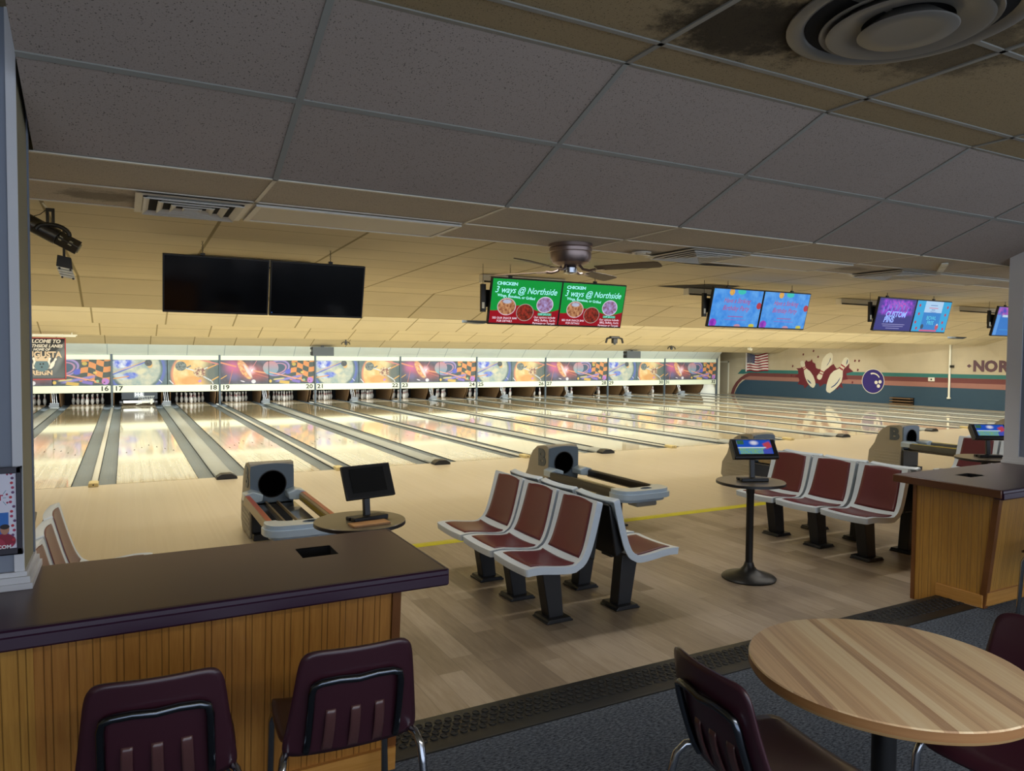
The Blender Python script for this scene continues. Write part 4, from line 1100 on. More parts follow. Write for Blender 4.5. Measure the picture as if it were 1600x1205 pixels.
# left counter with slot: worktop built as a frame around the opening
def worktop(t, x0, x1, hx0, hx1, hy0, hy1):
    q = MB().mat(M_top)
    y0, y1, z0, z1 = -8.785, -8.035, 0.905, 0.950
    xs_ = [x0, hx0, hx1, x1]; ys_ = [y0, hy0, hy1, y1]
    for i in range(3):
        for j in range(3):
            if i == 1 and j == 1: continue
            q.add([(xs_[i], ys_[j], z1), (xs_[i+1], ys_[j], z1), (xs_[i+1], ys_[j+1], z1), (xs_[i], ys_[j+1], z1)], [(0, 1, 2, 3)])
            q.add([(xs_[i], ys_[j], z0), (xs_[i], ys_[j+1], z0), (xs_[i+1], ys_[j+1], z0), (xs_[i+1], ys_[j], z0)], [(0, 1, 2, 3)])
    q.quad((x0, y0, z0), (x1, y0, z0), (x1, y0, z1), (x0, y0, z1)).quad((x0, y1, z0), (x0, y1, z1), (x1, y1, z1), (x1, y1, z0))
    q.quad((x0, y0, z0), (x0, y0, z1), (x0, y1, z1), (x0, y1, z0)).quad((x1, y0, z0), (x1, y1, z0), (x1, y1, z1), (x1, y0, z1))
    w_ = q.build('worktop', t, smooth=0, recalc=False)
    MB().mat(M_dark).box(hx0-0.01, hx1+0.01, hy0-0.01, hy1+0.01, 0.80, 0.82).box(hx0-0.012, hx0, hy0-0.01, hy1+0.01, 0.82, 0.945).box(hx1, hx1+0.012, hy0-0.01, hy1+0.01, 0.82, 0.945).box(hx0, hx1, hy1, hy1+0.012, 0.82, 0.945).box(hx0, hx1, hy0-0.012, hy0, 0.82, 0.945).build('napkin_slot', w_)
    return w_
def bodypart(t, x0, x1, mb):
    q = MB().mat(mb)
    q.hexa([(x0, -8.62, CZ), (x1, -8.62, CZ), (x1, -8.12, 0.0), (x0, -8.12, 0.0)], [(x0, -8.70, 0.905), (x1, -8.70, 0.905), (x1, -8.12, 0.905), (x0, -8.12, 0.905)])
    return q.build('body', t, smooth=0)
def rounded_edge(q, x0, x1, ya, yb, z0, z1, axis='x'):
    pass
t = thing('snack_counter', (0, 0, 0), 'brown-topped varnished beadboard counter under the blue left pillar', 'counter', group='beadboard counters')
bodypart(t, -3.6, 1.372, M_bead)
wt = worktop(t, -3.6, 1.535, 1.055, 1.208, -8.385, -8.222)
q = MB().mat(M_edge).prism([(-8.785, 0.9505), (-8.799, 0.9495), (-8.805, 0.944), (-8.806, 0.930), (-8.811, 0.926), (-8.812, 0.892), (-8.806, 0.885), (-8.75, 0.886), (-8.75, 0.904), (-8.785, 0.904)], 'x', -3.6, 1.54)
q.build('front_edge', t, smooth=20)
MB().mat(M_bead2).hexa([(-3.6, -8.626, CZ+0.1), (0.125, -8.626, CZ+0.1), (0.125, -8.618, CZ+0.1), (-3.6, -8.618, CZ+0.1)], [(-3.6, -8.706, 0.885), (0.125, -8.706, 0.885), (0.125, -8.698, 0.885), (-3.6, -8.698, 0.885)]).build('side_panel', t, smooth=0)
MB().mat(M_edge).box(1.535, 1.55, -8.80, -8.03, 0.885, 0.9495).build('end_edge', t, bevel=0.005)
q = MB().mat(M_trimw).hexa([(1.345, -8.628, CZ), (1.380, -8.628, CZ), (1.380, -8.60, CZ), (1.345, -8.60, CZ)], [(1.345, -8.708, 0.885), (1.380, -8.708, 0.885), (1.380, -8.68, 0.885), (1.345, -8.68, 0.885)])
q.build('corner_trim', t)
MB().mat(M_base).hexa([(-3.6, -8.640, CZ), (1.376, -8.640, CZ), (1.376, -8.62, CZ), (-3.6, -8.62, CZ)], [(-3.6, -8.650, CZ+0.10), (1.376, -8.650, CZ+0.10), (1.376, -8.628, CZ+0.10), (-3.6, -8.628, CZ+0.10)]).build('baseboard', t)

t = thing('snack_counter', (0, 0, 0), 'light varnished beadboard counter at the right beside the blue right pillar', 'counter', group='beadboard counters')
bodypart(t, 5.66, 9.4, M_bead2)
wt = worktop(t, 5.515, 9.4, 5.885, 6.075, -8.385, -8.255)
q = MB().mat(M_edge).prism([(-8.785, 0.9505), (-8.799, 0.9495), (-8.805, 0.944), (-8.806, 0.930), (-8.811, 0.926), (-8.812, 0.892), (-8.806, 0.885), (-8.75, 0.886), (-8.75, 0.904), (-8.785, 0.904)], 'x', 5.515, 9.4)
q.build('front_edge', t, smooth=20)
MB().mat(plain('counter_edge_brown', '#5a3418', 0.4, coat=0.2)).box(5.498, 5.515, -8.80, -8.03, 0.895, 0.9495).build('end_edge', t, bevel=0.005)
MB().mat(M_trimw).box(5.652, 5.672, -8.122, -8.095, 0.0, 0.895).build('corner_trim', t)
q = MB().mat(M_trimw).hexa([(5.648, -8.635, CZ), (5.690, -8.635, CZ), (5.690, -8.595, CZ), (5.648, -8.595, CZ)], [(5.648, -8.715, 0.885), (5.690, -8.715, 0.885), (5.690, -8.675, 0.885), (5.648, -8.675, 0.885)])
q.build('corner_trim', t)
MB().mat(M_base).box(5.642, 5.66, -8.625, -8.29, CZ, CZ+0.09).build('baseboard', t, bevel=0.004)
MB().mat(M_base).hexa([(5.66, -8.640, CZ+0.02), (9.4, -8.640, CZ+0.02), (9.4, -8.62, CZ+0.02), (5.66, -8.62, CZ+0.02)], [(5.66, -8.650, CZ+0.11), (9.4, -8.650, CZ+0.11), (9.4, -8.628, CZ+0.11), (5.66, -8.628, CZ+0.11)]).build('baseboard', t)

# ------------------------------------------------------------------ pillars
M_pil = plain('pillar_blue_grey', '#7f8795', 0.6, var=0.02); M_piltrim = plain('pillar_trim', '#cfd0d2', 0.5); M_pilside = plain('pillar_side', '#8f8b74', 0.6)
def molding(q, x0, x1, y0, y1, z):
    for a, b, h0, h1 in ((0.028, 0.028, 0.0, 0.022), (0.020, 0.020, 0.022, 0.045), (0.010, 0.010, 0.045, 0.062)):
        q.box(x0-a, x1+a, y0-a, y1+a, z+h0, z+h1)
q = MB().mat(M_pil).box(-0.72, 0.045, -8.325, -8.03, 0.95, 3.03)
q.mat(M_piltrim).box(0.037, 0.068, -8.334, -8.325, 0.95, 3.03).box(-0.72, -0.689, -8.334, -8.325, 0.95, 3.03)
q.mat(M_pilside).box(0.045, 0.068, -8.325, -8.03, 0.95, 3.03)
q.mat(M_pil).box(0.060, 0.0735, -8.045, -8.02, 0.95, 3.03)
q.mat(M_piltrim); molding(q, -0.72, 0.066, -8.332, -8.03, 0.951)
struct(q.build('trim_1', smooth=0))
q = MB().mat(M_pil).box(6.96, 7.5, -8.80+0.02, -8.06, 0.95, 3.03)
q.mat(M_piltrim).box(6.945, 6.962, -8.16, -8.045, 0.95, 3.03); molding(q, 6.96, 7.5, -8.78, -8.06, 0.951)
struct(q.build('trim_2', smooth=0))

# poster on the left pillar
po = thing('framed_poster', (0, 0, 0), 'black framed white and blue poster hanging on the left pillar', 'poster')
px0, px1, pz0, pz1 = -0.40, 0.064, 1.082, 1.397
q = MB().mat(plain('frame_plum', '#1d1626', 0.4))
q.box(px0, px1, -8.352, -8.336, pz1-0.022, pz1).box(px0, px1, -8.352, -8.336, pz0, pz0+0.022).box(px1-0.016, px1, -8.352, -8.336, pz0, pz1).box(px0, px0+0.016, -8.352, -8.336, pz0, pz1)
q.build('frame', po, bevel=0.002)
lay = [('base', '#e3e1ee'), ('rect', -0.19, 1.16, .215, .075, 0, .01, '#2f6fc0'), ('ell', 0.009, 1.13, .038, .03, 0, .1, '#8e1f35'), ('ell', -0.02, 1.118, .035, .028, 0, .1, '#a83048'), ('ell', 0.012, 1.172, .014, .018, 0, .1, '#b98468'), ('ell', 0.012, 1.183, .0155, .010, 0, .15, '#2a1d18')]
rnd = random.Random(3)
for i in range(16):
    lay.append(('ell', 0.036+rnd.uniform(-.006, .006), 1.375-i*0.0172, .0055, .0055, 0, .2, ['#b03058', '#6a3a68', '#c03040'][i % 3]))
for a, b in ((0.022, 1.372), (-0.004, 1.362), (0.020, 1.30), (0.021, 1.27)): lay.append(('ell', a, b, .004, .004, 0, .2, '#a03050'))
for a in (-25, 0, 25): lay.append(('line', 0.008, 1.288+a*0.0005, 0.018, 1.288+a*0.0011, .002, .3, '#3f8fa0'))
MB().mat(paint('poster_print', lay, 0.0)).box(px0+0.01, px1-0.01, -8.345, -8.338, pz0+0.015, pz1-0.015).build('print', po, smooth=0)
M_ptx = plain('poster_red', '#b8324a', 0.5); M_ptw = plain('poster_white', '#efeff2', 0.5)
text('print_text', 'T', 0.028, M_ptx, po, (0.000, -8.3465, 1.288), bold=0.001, extrude=0.0005)
text('print_text', '.COM', 0.018, M_ptw, po, (0.008, -8.3465, 1.110), bold=0.0005, extrude=0.0005)

# ------------------------------------------------------------------ stacking chairs
M_ch = plain('chair_maroon', '#341621', 0.36, coat=0.25, var=0.05)
M_chs = plain('chair_maroon_slat', '#4c3030', 0.3, coat=0.3)
M_chrome = plain('chrome', '#a9adb4', 0.16, 1.0)
M_dchrome = plain('dark_chrome', '#5a6068', 0.20, 1.0)
def squircle(a, b, p=5.0):
    m_ = max(abs(a), abs(b)); 
    if m_ < 1e-6: return a, b
    r = (abs(a)**p+abs(b)**p)**(1/p)
    return a*m_/r, b*m_/r
def make_chair():
    t = thing('stacking_chair', (0, 0, 0), 'x', 'chair', group='maroon stacking chairs')
    def seat(u, v):
        a, b = squircle(2*u-1, 2*v-1, 7)
        w = 0.225 if b < 0 else 0.225-0.012*b
        y = b*0.205+0.01
        z = 0.443 - 0.012*(1-a*a)*(1-b*b) + (0.012*a*a)
        if b > 0.6: z -= 0.030*((b-0.6)/0.4)**2
        if b < -0.7: z += 0.02*((-0.7-b)/0.3)**2
        return (a*w, y, z)
    q = MB().mat(M_ch).grid(seat, 16, 16)
    q.build('seat', t, solid=0.012, solid_off=-1, bevel=0.0, smooth=70)
    def back(u, v):
        a, b = squircle(2*u-1, 2*v-1, 9)
        vv = (b+1)/2
        w = 0.236-0.056*vv**0.8
        y = -0.200-0.115*vv + 0.028*a*a - 0.012*math.sin(vv*PI)
        z = 0.405+0.385*vv
        return (a*w, y, z)
    q = MB().mat(M_ch).grid(back, 22, 22)
    bk = q.build('backrest', t, solid=0.010, solid_off=0, smooth=70)
    for s in (-1, 0, 1):     # three moulded slats low on the back
        q = MB().mat(M_chs)
        def slat(u, v, s=s):
            vv = -0.02+0.46*v; a = s*0.40+(u-0.5)*0.16
            w = 0.212-0.026*vv
            y = -0.200-0.115*vv + 0.028*a*a - 0.012*math.sin(vv*PI) - 0.006 - 0.015*math.sin(min(1, v*1.0)*PI)**0.5
            return (a*w, y, 0.415+0.375*vv)
        q.grid(slat, 4, 10)
        q.build('back_slat', bk, solid=0.006, solid_off=-1, smooth=60)
    # inverted U tube behind the back
    pts = []
    def bp(x, vv, off=0.022): return (x, -0.200-0.115*vv+0.028*(x/0.2)**2-0.012*math.sin(vv*PI)-off, 0.415+0.375*vv)
    pts.append((-0.150, -0.03, 0.418)); pts.append((-0.150, -0.15, 0.412)); pts.append((-0.150, -0.205, 0.425))
    for vv in (0.12, 0.3, 0.5, 0.62): pts.append(bp(-0.150+0.008*vv, vv))
    pts += [bp(-0.138, 0.695), bp(-0.115, 0.725), bp(-0.06, 0.735, 0.019), bp(0, 0.73, 0.026), bp(0.06, 0.735, 0.019), bp(0.115, 0.725), bp(0.138, 0.695)]
    for vv in (0.62, 0.5, 0.3, 0.12): pts.append(bp(0.150-0.008*vv, vv))
    pts += [(0.150, -0.205, 0.425), (0.150, -0.15, 0.412), (0.150, -0.03, 0.418)]
    q = MB().mat(M_dchrome).tube(pts, 0.0125, 10); q.build('back_frame', t, smooth=70)
    for s in (-1, 1):
        q = MB().mat(M_chrome).tube([(s*0.175, 0.02, 0.421), (s*0.195, 0.12, 0.418), (s*0.205, 0.165, 0.400), (s*0.212, 0.18, 0.36), (s*0.222, 0.195, 0.0)], 0.0135, 10)
        q.build('leg', t, smooth=70)
        q = MB().mat(M_chrome).tube([(s*0.175, 0.02, 0.421), (s*0.200, -0.15, 0.420), (s*0.222, -0.205, 0.412), (s*0.232, -0.235, 0.38), (s*0.236, -0.25, 0.32), (s*0.245, -0.31, 0.0)], 0.0135, 10)
        q.build('leg', t, smooth=70)
    MB().mat(M_chrome).lathe([(0.0, 0.002), (0.004, 0.0015), (0.006, 0.0)], 10, (0.10, -0.10, 0.444)).lathe([(0.0, 0.002), (0.004, 0.0015), (0.006, 0.0)], 10, (-0.10, -0.10, 0.444)).build('rivet', t)
    return t
ch0 = make_chair()
ch0.location = (0.49, -8.875, CZ); ch0.rotation_euler = (0, 0, R(-4)); ch0['label'] = 'maroon stacking chair at left, tucked under the left counter'
dup(ch0, (1.07, -8.915, CZ), R(-3), 'maroon stacking chair under the right end of the left counter')
dup(ch0, (2.25, -9.87, CZ), R(-96), 'maroon stacking chair left of the round wooden table')
dup(ch0, (3.00, -10.17, CZ), R(94), 'maroon stacking chair partly under the right side of the round table')
dup(ch0, (5.98, -8.98, CZ), R(4), 'maroon stacking chair at the right edge, in front of the right counter')

# ------------------------------------------------------------------ round table
def striped():
    m, nt, b = new_mat('table_laminate')
    mp = N(nt, 'ShaderNodeMapping'); L(nt, uvn(nt), mp.inputs[0]); mp.inputs[2].default_value = (0, 0, R(26))
    s = sep(nt, mp.outputs[0])
    g = noise(nt, comb(nt, mathn(nt, 'MULTIPLY', s[0], 24), mathn(nt, 'MULTIPLY', s[1], 0.5), 0), 1.0, 3, 0.6)
    g2 = noise(nt, comb(nt, mathn(nt, 'MULTIPLY', s[0], 90), mathn(nt, 'MULTIPLY', s[1], 1.5), 1), 1.0, 3, 0.6)
    w_ = white(nt, comb(nt, mathn(nt, 'FLOOR', mathn(nt, 'MULTIPLY', s[0], 26)), 2.0))
    t_ = mathn(nt, 'ADD', mathn(nt, 'MULTIPLY', g, 0.45), mathn(nt, 'ADD', mathn(nt, 'MULTIPLY', w_, 0.35), mathn(nt, 'MULTIPLY', g2, 0.25)))
    rp = N(nt, 'ShaderNodeValToRGB'); L(nt, t_, rp.inputs[0])
    rp.color_ramp.elements[0].position = 0.30; rp.color_ramp.elements[0].color = lin('#b08e70')
    rp.color_ramp.elements[1].position = 0.78; rp.color_ramp.elements[1].color = lin('#f4e4c2')
    e = rp.color_ramp.elements.new(0.45); e.color = lin('#d6b48c')
    e = rp.color_ramp.elements.new(0.6); e.color = lin('#e6cca2')
    L(nt, rp.outputs[0], b.inputs['Base Color']); b.inputs['Roughness'].default_value = 0.28; b.inputs['Coat Weight'].default_value = 0.3
    return m
M_tab = striped(); M_tabe = woodm('table_edge', '#8a6038', '#9c7246'); M_tabe2 = woodm('table_edge_light', '#b08a58', '#bc9866')
t = thing('round_table', (2.60, -9.99, CZ), 'round striped light wood table on black post in the lower right', 'table')
MB().mat(M_tab).lathe([(0.0, 0.718), (0.427, 0.718), (0.431, 0.714)], 72).mat(M_tabe).lathe([(0.431, 0.714), (0.431, 0.688)], 72).mat(M_tabe2).lathe([(0.431, 0.688), (0.425, 0.677), (0.0, 0.677)], 72).build('table_top', t)
MB().mat(M_black).lathe([(0.038, 0.02), (0.038, 0.677)], 24).box(-0.16, 0.16, -0.025, 0.025, 0.655, 0.677).box(-0.025, 0.025, -0.16, 0.16, 0.655, 0.677).build('post', t)
MB().mat(M_black).hexa([(-0.28, -0.03, 0), (0.28, -0.03, 0), (0.28, 0.03, 0), (-0.28, 0.03, 0)], [(-0.26, -0.02, 0.03), (0.26, -0.02, 0.03), (0.26, 0.02, 0.03), (-0.26, 0.02, 0.03)]).hexa([(-0.03, -0.28, 0), (0.03, -0.28, 0), (0.03, 0.28, 0), (-0.03, 0.28, 0)], [(-0.02, -0.26, 0.03), (0.02, -0.26, 0.03), (0.02, 0.26, 0.03), (-0.02, 0.26, 0.03)]).build('cross_base', t)

# ------------------------------------------------------------------ hanging monitors
def screen_off(): return plain('screen_off', '#08090d', 0.10, spec=0.5)
S_off = screen_off()
S_green = paint('screen_menu', [('base', '#0c9e3e'), ('half', -0.075, 0.035, 9.0, 2.3, '#a01020'),
    ('ell', -.25, -.06, .125, .105, 0, .06, '#e6c8d4'), ('ell', -.25, -.06, .115, .095, 0, .05, ('n', '#d8a070', '#8a4a30', 24)), ('ell', -.25, .0, .07, .03, 0, .4, '#bcd0f0', .8),
    ('ell', 0.0, -.12, .12, .105, 0, .06, '#b8a8a0'), ('ell', 0.0, -.12, .112, .097, 0, .05, ('n', '#a83828', '#4a2018', 22)),
    ('ell', .26, -.02, .118, .10, 0, .06, '#e8e0f4'), ('ell', .26, -.02, .108, .09, 0, .05, ('n', '#b8a8e0', '#8c5a78', 18)), ('rect', .27, -.135, .10, .018, 0, .1, '#2fa070')], 0.85)
S_bday = paint('screen_birthday', [('base', ('n', '#2f8ae8', '#5aa8f4', 7)), ('ell', 0, 0, .38, .20, 0, .8, '#5a9cf0', .8),
    ('ell', -.13, .225, .05, .05, 0, .1, ('n', '#e8c850', '#e07830', 20)), ('ell', .05, .235, .08, .04, 0, .1, '#2fc8b8'), ('ell', .42, .05, .05, .05, 0, .1, '#b82838'),
    ('ell', -.39, -.21, .07, .06, 0, .1, ('n', '#8020b0', '#b040d0', 12)), ('ell', .07, -.245, .07, .03, 0, .3, '#c890a8'), ('ell', .34, -.235, .06, .03, 0, .2, '#d0c840'),
    ('line', -.14, -.115, .16, -.115, .018, .5, '#b04a90', .8), ('line', -.2, -.16, .22, -.16, .016, .5, '#8a70d0', .7)], 0.85)
S_cust = paint('screen_pins', [('base', '#241c7a'), ('rect', 0, .12, .46, .14, 0, .3, ('n', '#2a10a0', '#b040e0', 14)), ('ell', .05, .16, .35, .09, 0, .7, ('n', '#3060e0', '#e050c0', 30), .8), ('ell', .2, .05, .12, .12, 0, .6, ('n', '#c030a0', '#4030c0', 30), .7)]
    + [('ell', -.32+i*.1, .10+(.02 if i % 2 else -.02), .016, .055, -8, .3, '#6a90f0', .7) for i in range(7)]
    + [('line', -.3, -.155, .3, -.155, .012, .4, '#b8b4e8', .7), ('line', -.27, -.185, .27, -.185, .012, .4, '#b8b4e8', .7), ('line', -.18, -.22, .18, -.22, .012, .4, '#b8b4e8', .7)], 0.85)
S_kids = paint('screen_bowl', [('base', '#1aa8e0'), ('rect', 0, .14, .24, .13, 0, .01, '#b4d8f8'), ('rect', 0, -.08, .24, .15, 0, .01, '#1880d0'), ('rect', -.02, -.235, .24, .014, 0, .05, '#d85a80')]
    + [('ell', x, y, .026, .026, 0, .1, '#b83048') for x, y in ((-.38, .18), (-.36, .04), (.38, .17), (.36, .04), (-.4, -.10), (.33, -.09), (-.34, -.2), (.38, -.2))]
    + [('ell', -.2, -.17, .045, .045, 0, .2, '#28405a'), ('ell', .2, -.17, .05, .05, 0, .2, '#c84858'), ('ell', .2, -.13, .02, .02, 0, .2, '#e8e0e0'), ('line', -.1, .19, .1, .19, .012, .4, '#4870b0'), ('line', -.13, .145, .13, .145, .016, .4, '#d87890'), ('line', -.05, .115, .05, .115, .012, .4, '#4870b0')], 0.85)
S_half = paint('screen_blue', [('base', '#1a78d0'), ('ell', -.1, .2, .5, .14, 0, .5, ('n', '#d060c0', '#4040c0', 9)), ('rect', -.40, -.08, .05, .2, 0, .05, '#5aa0e8'), ('line', -.3, .1, .3, .1, .05, .3, '#c8dcf4'), ('line', -.3, -.15, .3, -.15, .012, .4, '#3aa0e0')], 0.8)
T_cyan = plain('screen_text_cyan', '#a0e8ee', 0.5, emit=0.8); T_white = plain('screen_text_white', '#e8e0f0', 0.5, emit=0.8)
T_red = plain('screen_text_red', '#c03a78', 0.5, emit=0.5); T_bl = plain('screen_text_blue', '#8fa8f0', 0.5, emit=0.8); T_teal = plain('screen_text_teal', '#58c0d0', 0.5, emit=0.8)
T_dk = plain('screen_text_dark', '#3868b0', 0.5, emit=0.6)
TW, TH = 0.945, 0.545
def make_tv(screen, chain_x, zc):
    t = thing('hanging_monitor', (0, 0, 0), 'x', 'monitor', (R(13.5), 0, 0), 'hanging lane monitors')
    MB().mat(M_black).box(-TW/2, TW/2, -0.014, 0.03, -TH/2, TH/2).box(-0.30, 0.30, 0.03, 0.07, -0.18, 0.18).build('case', t, bevel=0.004)
    s = MB().mat(screen).box(-TW/2+0.014, TW/2-0.014, -0.0165, -0.0135, -TH/2+0.020, TH/2-0.014).build('screen', t, smooth=0)
    # chain up to the ceiling
    top = 2.884-zc
    q = MB().mat(M_blackmetal)
    q.box(chain_x-0.02, chain_x+0.02, 0.02, 0.05, TH/2-0.02, TH/2+0.02)
    n = 9; z0 = TH/2+0.01; z1 = top/math.cos(R(13.5))
    Minv = Matrix.Rotation(R(-13.5), 4, 'X')
    base = Matrix.Rotation(R(13.5), 4, 'X') @ Vector((chain_x, 0.035, z0))
    H_ = top-base.z
    for i in range(n):
        zc_ = base.z+H_*(i+0.5)/n; hh = H_/n*0.62
        ring = []
        for k in range(8):
            a = 2*PI*k/8
            dx, dz = 0.006*math.cos(a), hh*math.sin(a)
            p = Vector((base.x+(dx if i % 2 == 0 else 0), base.y+(0 if i % 2 == 0 else dx), zc_+dz)); ring.append(Minv @ p)
        q.tube(ring, 0.0018, 5, closed=True)
    q.build('hanging_chain', t, smooth=60)
    return t, s
PC = [(1.665, 2.475), (5.03, 2.458), (8.38, 2.515), (11.86, 2.545), (15.16, 2.53)]
def tvpos(o, x, z): o.location = (x, -4.0, z)
D = TW/2+0.005
a, s = make_tv(S_off, -0.13, PC[0][1]); tvpos(a, PC[0][0]-D, PC[0][1]); a['label'] = 'switched-off black hanging monitor, left one of the dark pair'
MB().mat(M_blackmetal).box(-0.02, 0.02, -0.018, -0.013, -TH/2+0.004, -TH/2+0.010).build('power_lamp', a)
b, s = make_tv(S_off, 0.12, PC[0][1]); tvpos(b, PC[0][0]+D, PC[0][1]); b['label'] = 'switched-off black hanging monitor, right one of the dark pair'
MB().mat(T_dk).box(-TW/2+0.02, -TW/2+0.028, -0.0175, -0.016, -TH/2+0.028, -TH/2+0.036).build('power_lamp', b)
def menu(t):
    z = -0.0172
    text('screen_text', 'CHICKEN', 0.050, T_cyan, t, (-0.405, z, 0.205), align='LEFT', bold=0.002, sx=1.25, extrude=0.0002)
    text('screen_text', '3 ways @ Northside', 0.105, T_cyan, t, (-0.425, z, 0.132), align='LEFT', shear=0.3, sx=0.93, extrude=0.0002, bold=0.001)
    text('screen_text', 'Wings, Boneless, or Grilled', 0.045, T_cyan, t, (-0.385, z, 0.070), align='LEFT', bold=0.001, extrude=0.0002, rotz=-3)
    text('screen_text', 'DIPP SAUCES', 0.030, T_cyan, t, (0.27, z, -0.135), extrude=0.0002)
    for i, l in enumerate(('Our options include:', 'BBQ, Buffalo, Garlic', 'Parmesan or Teriyaki')):
        text('screen_text', l, 0.036, T_white, t, (0.43, z, -0.172-0.036*i), align='RIGHT', extrude=0.0002)
    text('screen_text', 'SEE OUR SNACK BAR', 0.034, T_white, t, (-0.26, z, -0.195), extrude=0.0002)
    text('screen_text', 'FOR DETAILS', 0.034, T_white, t, (-0.26, z, -0.230), extrude=0.0002)
for sgn, l, cx_ in ((-1, 'left', -0.22), (1, 'right', 0.02)):
    t, s = make_tv(S_green, cx_, PC[1][1]); tvpos(t, PC[1][0]+sgn*D*0.985, PC[1][1]); menu(t)
    t['label'] = 'hanging monitor with green and red chicken menu, %s one of that pair' % l
for sgn, l, cx_ in ((-1, 'left', -0.18), (1, 'right', 0.12)):
    t, s = make_tv(S_bday, cx_, PC[2][1]); tvpos(t, PC[2][0]+sgn*D, PC[2][1])
    text('screen_text', 'Have a Striking', 0.095, T_red, t, (-0.01, -0.0172, 0.105), shear=0.35, sx=0.85, extrude=0.0002)
    text('screen_text', 'Birthday Party', 0.095, T_red, t, (-0.01, -0.0172, 0.00), shear=0.35, sx=0.9, extrude=0.0002)
    t['label'] = 'hanging monitor with blue birthday party screen, %s one of that pair' % l
t, s = make_tv(S_cust, -0.24, PC[3][1]); tvpos(t, PC[3][0]-D, PC[3][1]); t['label'] = 'hanging monitor with purple custom pins screen'
text('screen_text', 'CUSTOM', 0.125, T_bl, t, (-0.25, -0.0172, 0.005), align='LEFT', shear=0.2, bold=0.004, extrude=0.0002)
text('screen_text', 'PINS', 0.125, T_bl, t, (-0.27, -0.0172, -0.085), align='LEFT', shear=0.2, bold=0.004, extrude=0.0002)
t, s = make_tv(S_kids, 0.02, PC[3][1]); tvpos(t, PC[3][0]+D, PC[3][1]); t['label'] = 'hanging monitor with light blue screen and red dots'
text('screen_text', 'Children', 0.05, T_dk, t, (0.0, -0.0172, 0.075), shear=0.3, extrude=0.0002)
text('screen_text', 'BOWL', 0.09, T_teal, t, (0.0, -0.0172, -0.025), extrude=0.0002)
text('screen_text', 'FREE', 0.09, T_teal, t, (0.0, -0.0172, -0.105), extrude=0.0002)
t, s = make_tv(S_half, -0.2, PC[4][1]); tvpos(t, PC[4][0]-D, PC[4][1]); t['label'] = 'hanging monitor with blue and pink screen, half behind right pillar'
t, s = make_tv(S_half, 0.2, PC[4][1]); tvpos(t, PC[4][0]+D, PC[4][1]); t['label'] = 'hanging monitor behind the right pillar, beside the blue and pink one'
# black mounting brackets and strip fixtures behind each pair
M_fix = plain('fixture_white', '#e2e0d6', 0.45); M_tube_on = plain('lamp_tube', '#fff6e0', 0.4, emit=3.0)
for k in range(5):
    x = PC[k][0]
    if k > 0:
        t = thing('monitor_bracket', (x-2*D-0.035, -3.93, PC[k][1]+0.03), 'black bracket box sticking out left of the %s' % {1: 'chicken menu monitors', 2: 'birthday party monitors', 3: 'purple custom pins monitor', 4: 'blue and pink monitor'}[k], 'bracket', group='brackets beside the monitors')
        MB().mat(M_black).box(-0.030, 0.030, -0.02, 0.02, -0.16, 0.16).box(0.030, 0.30, 0.03, 0.05, -0.10, 0.10).box(0.015, 0.030, -0.01, 0.05, -0.08, 0.08).box(-0.003, 0.003, 0.0, 0.006, 0.15, 2.883-PC[k][1]-0.03).build('plate', t, bevel=0.004)
        MB().mat(M_white).box(-0.022, 0.008, -0.023, -0.019, -0.12, -0.05).build('sticker', t)
for k in range(7):
    x = 1.64+3.39*k
    t = thing('strip_light', (x, -3.10, 2.86), 'x', 'ceiling light', group='strip lights behind the monitors')
    t['label'] = 'white strip light fixture behind the ' + ['two dark monitors', 'chicken menu monitors', 'birthday party monitors', 'purple custom pins monitor', 'blue and pink monitor', 'right pillar, first beyond it', 'right pillar, second beyond it'][k]
    MB().mat(M_fix).prism([(-0.055, 0.0), (-0.055, -0.082), (0.055, -0.045), (0.055, 0.0)], 'x', -0.61, 0.61).box(-0.62, -0.605, -0.055, 0.06, -0.102, 0.0).box(0.605, 0.62, -0.055, 0.06, -0.102, 0.0).build('housing', t, bevel=0.004)
    MB().mat(M_black).prism([(-0.056, -0.080), (-0.056, -0.102), (-0.045, -0.102), (-0.040, -0.075), (0.0, -0.05)], 'x', -0.60, 0.62).build('shade', t)
    MB().mat(M_tube_on).tube([(-0.58, 0.035, -0.066), (0.58, 0.035, -0.066)], 0.013, 8).build('tube', t)

# ------------------------------------------------------------------ ceiling fan
M_bronze = plain('brushed_bronze', '#92827c', 0.34, 0.85); M_blade = plain('fan_blade', '#5a4a36', 0.5)
t = thing('ceiling_fan', (3.27, -6.99, 2.63), 'bronze low-profile ceiling fan with brown blades above the menu monitors', 'fan')
MB().mat(M_bronze).lathe([(0.0, 0.0), (0.160, 0.0), (0.160, -0.022), (0.154, -0.026), (0.158, -0.032), (0.156, -0.055), (0.150, -0.06), (0.148, -0.105), (0.130, -0.135), (0.10, -0.150), (0.06, -0.158), (0.0, -0.16)], 40).build('motor_housing', t, smooth=30)
MB().mat(M_chrome).lathe([(0.03, -0.155), (0.045, -0.165), (0.05, -0.17), (0.048, -0.205), (0.03, -0.212), (0.0, -0.213)], 24).build('switch_cap', t, smooth=30)
q = MB().mat(M_black)
for i in range(18):
    a = 2*PI*i/18
    q.lathe([(0.0, -0.001), (0.007, 0.0)], 8, (0.142*math.cos(a), 0.142*math.sin(a), -0.128))
q.build('vent_hole', t)
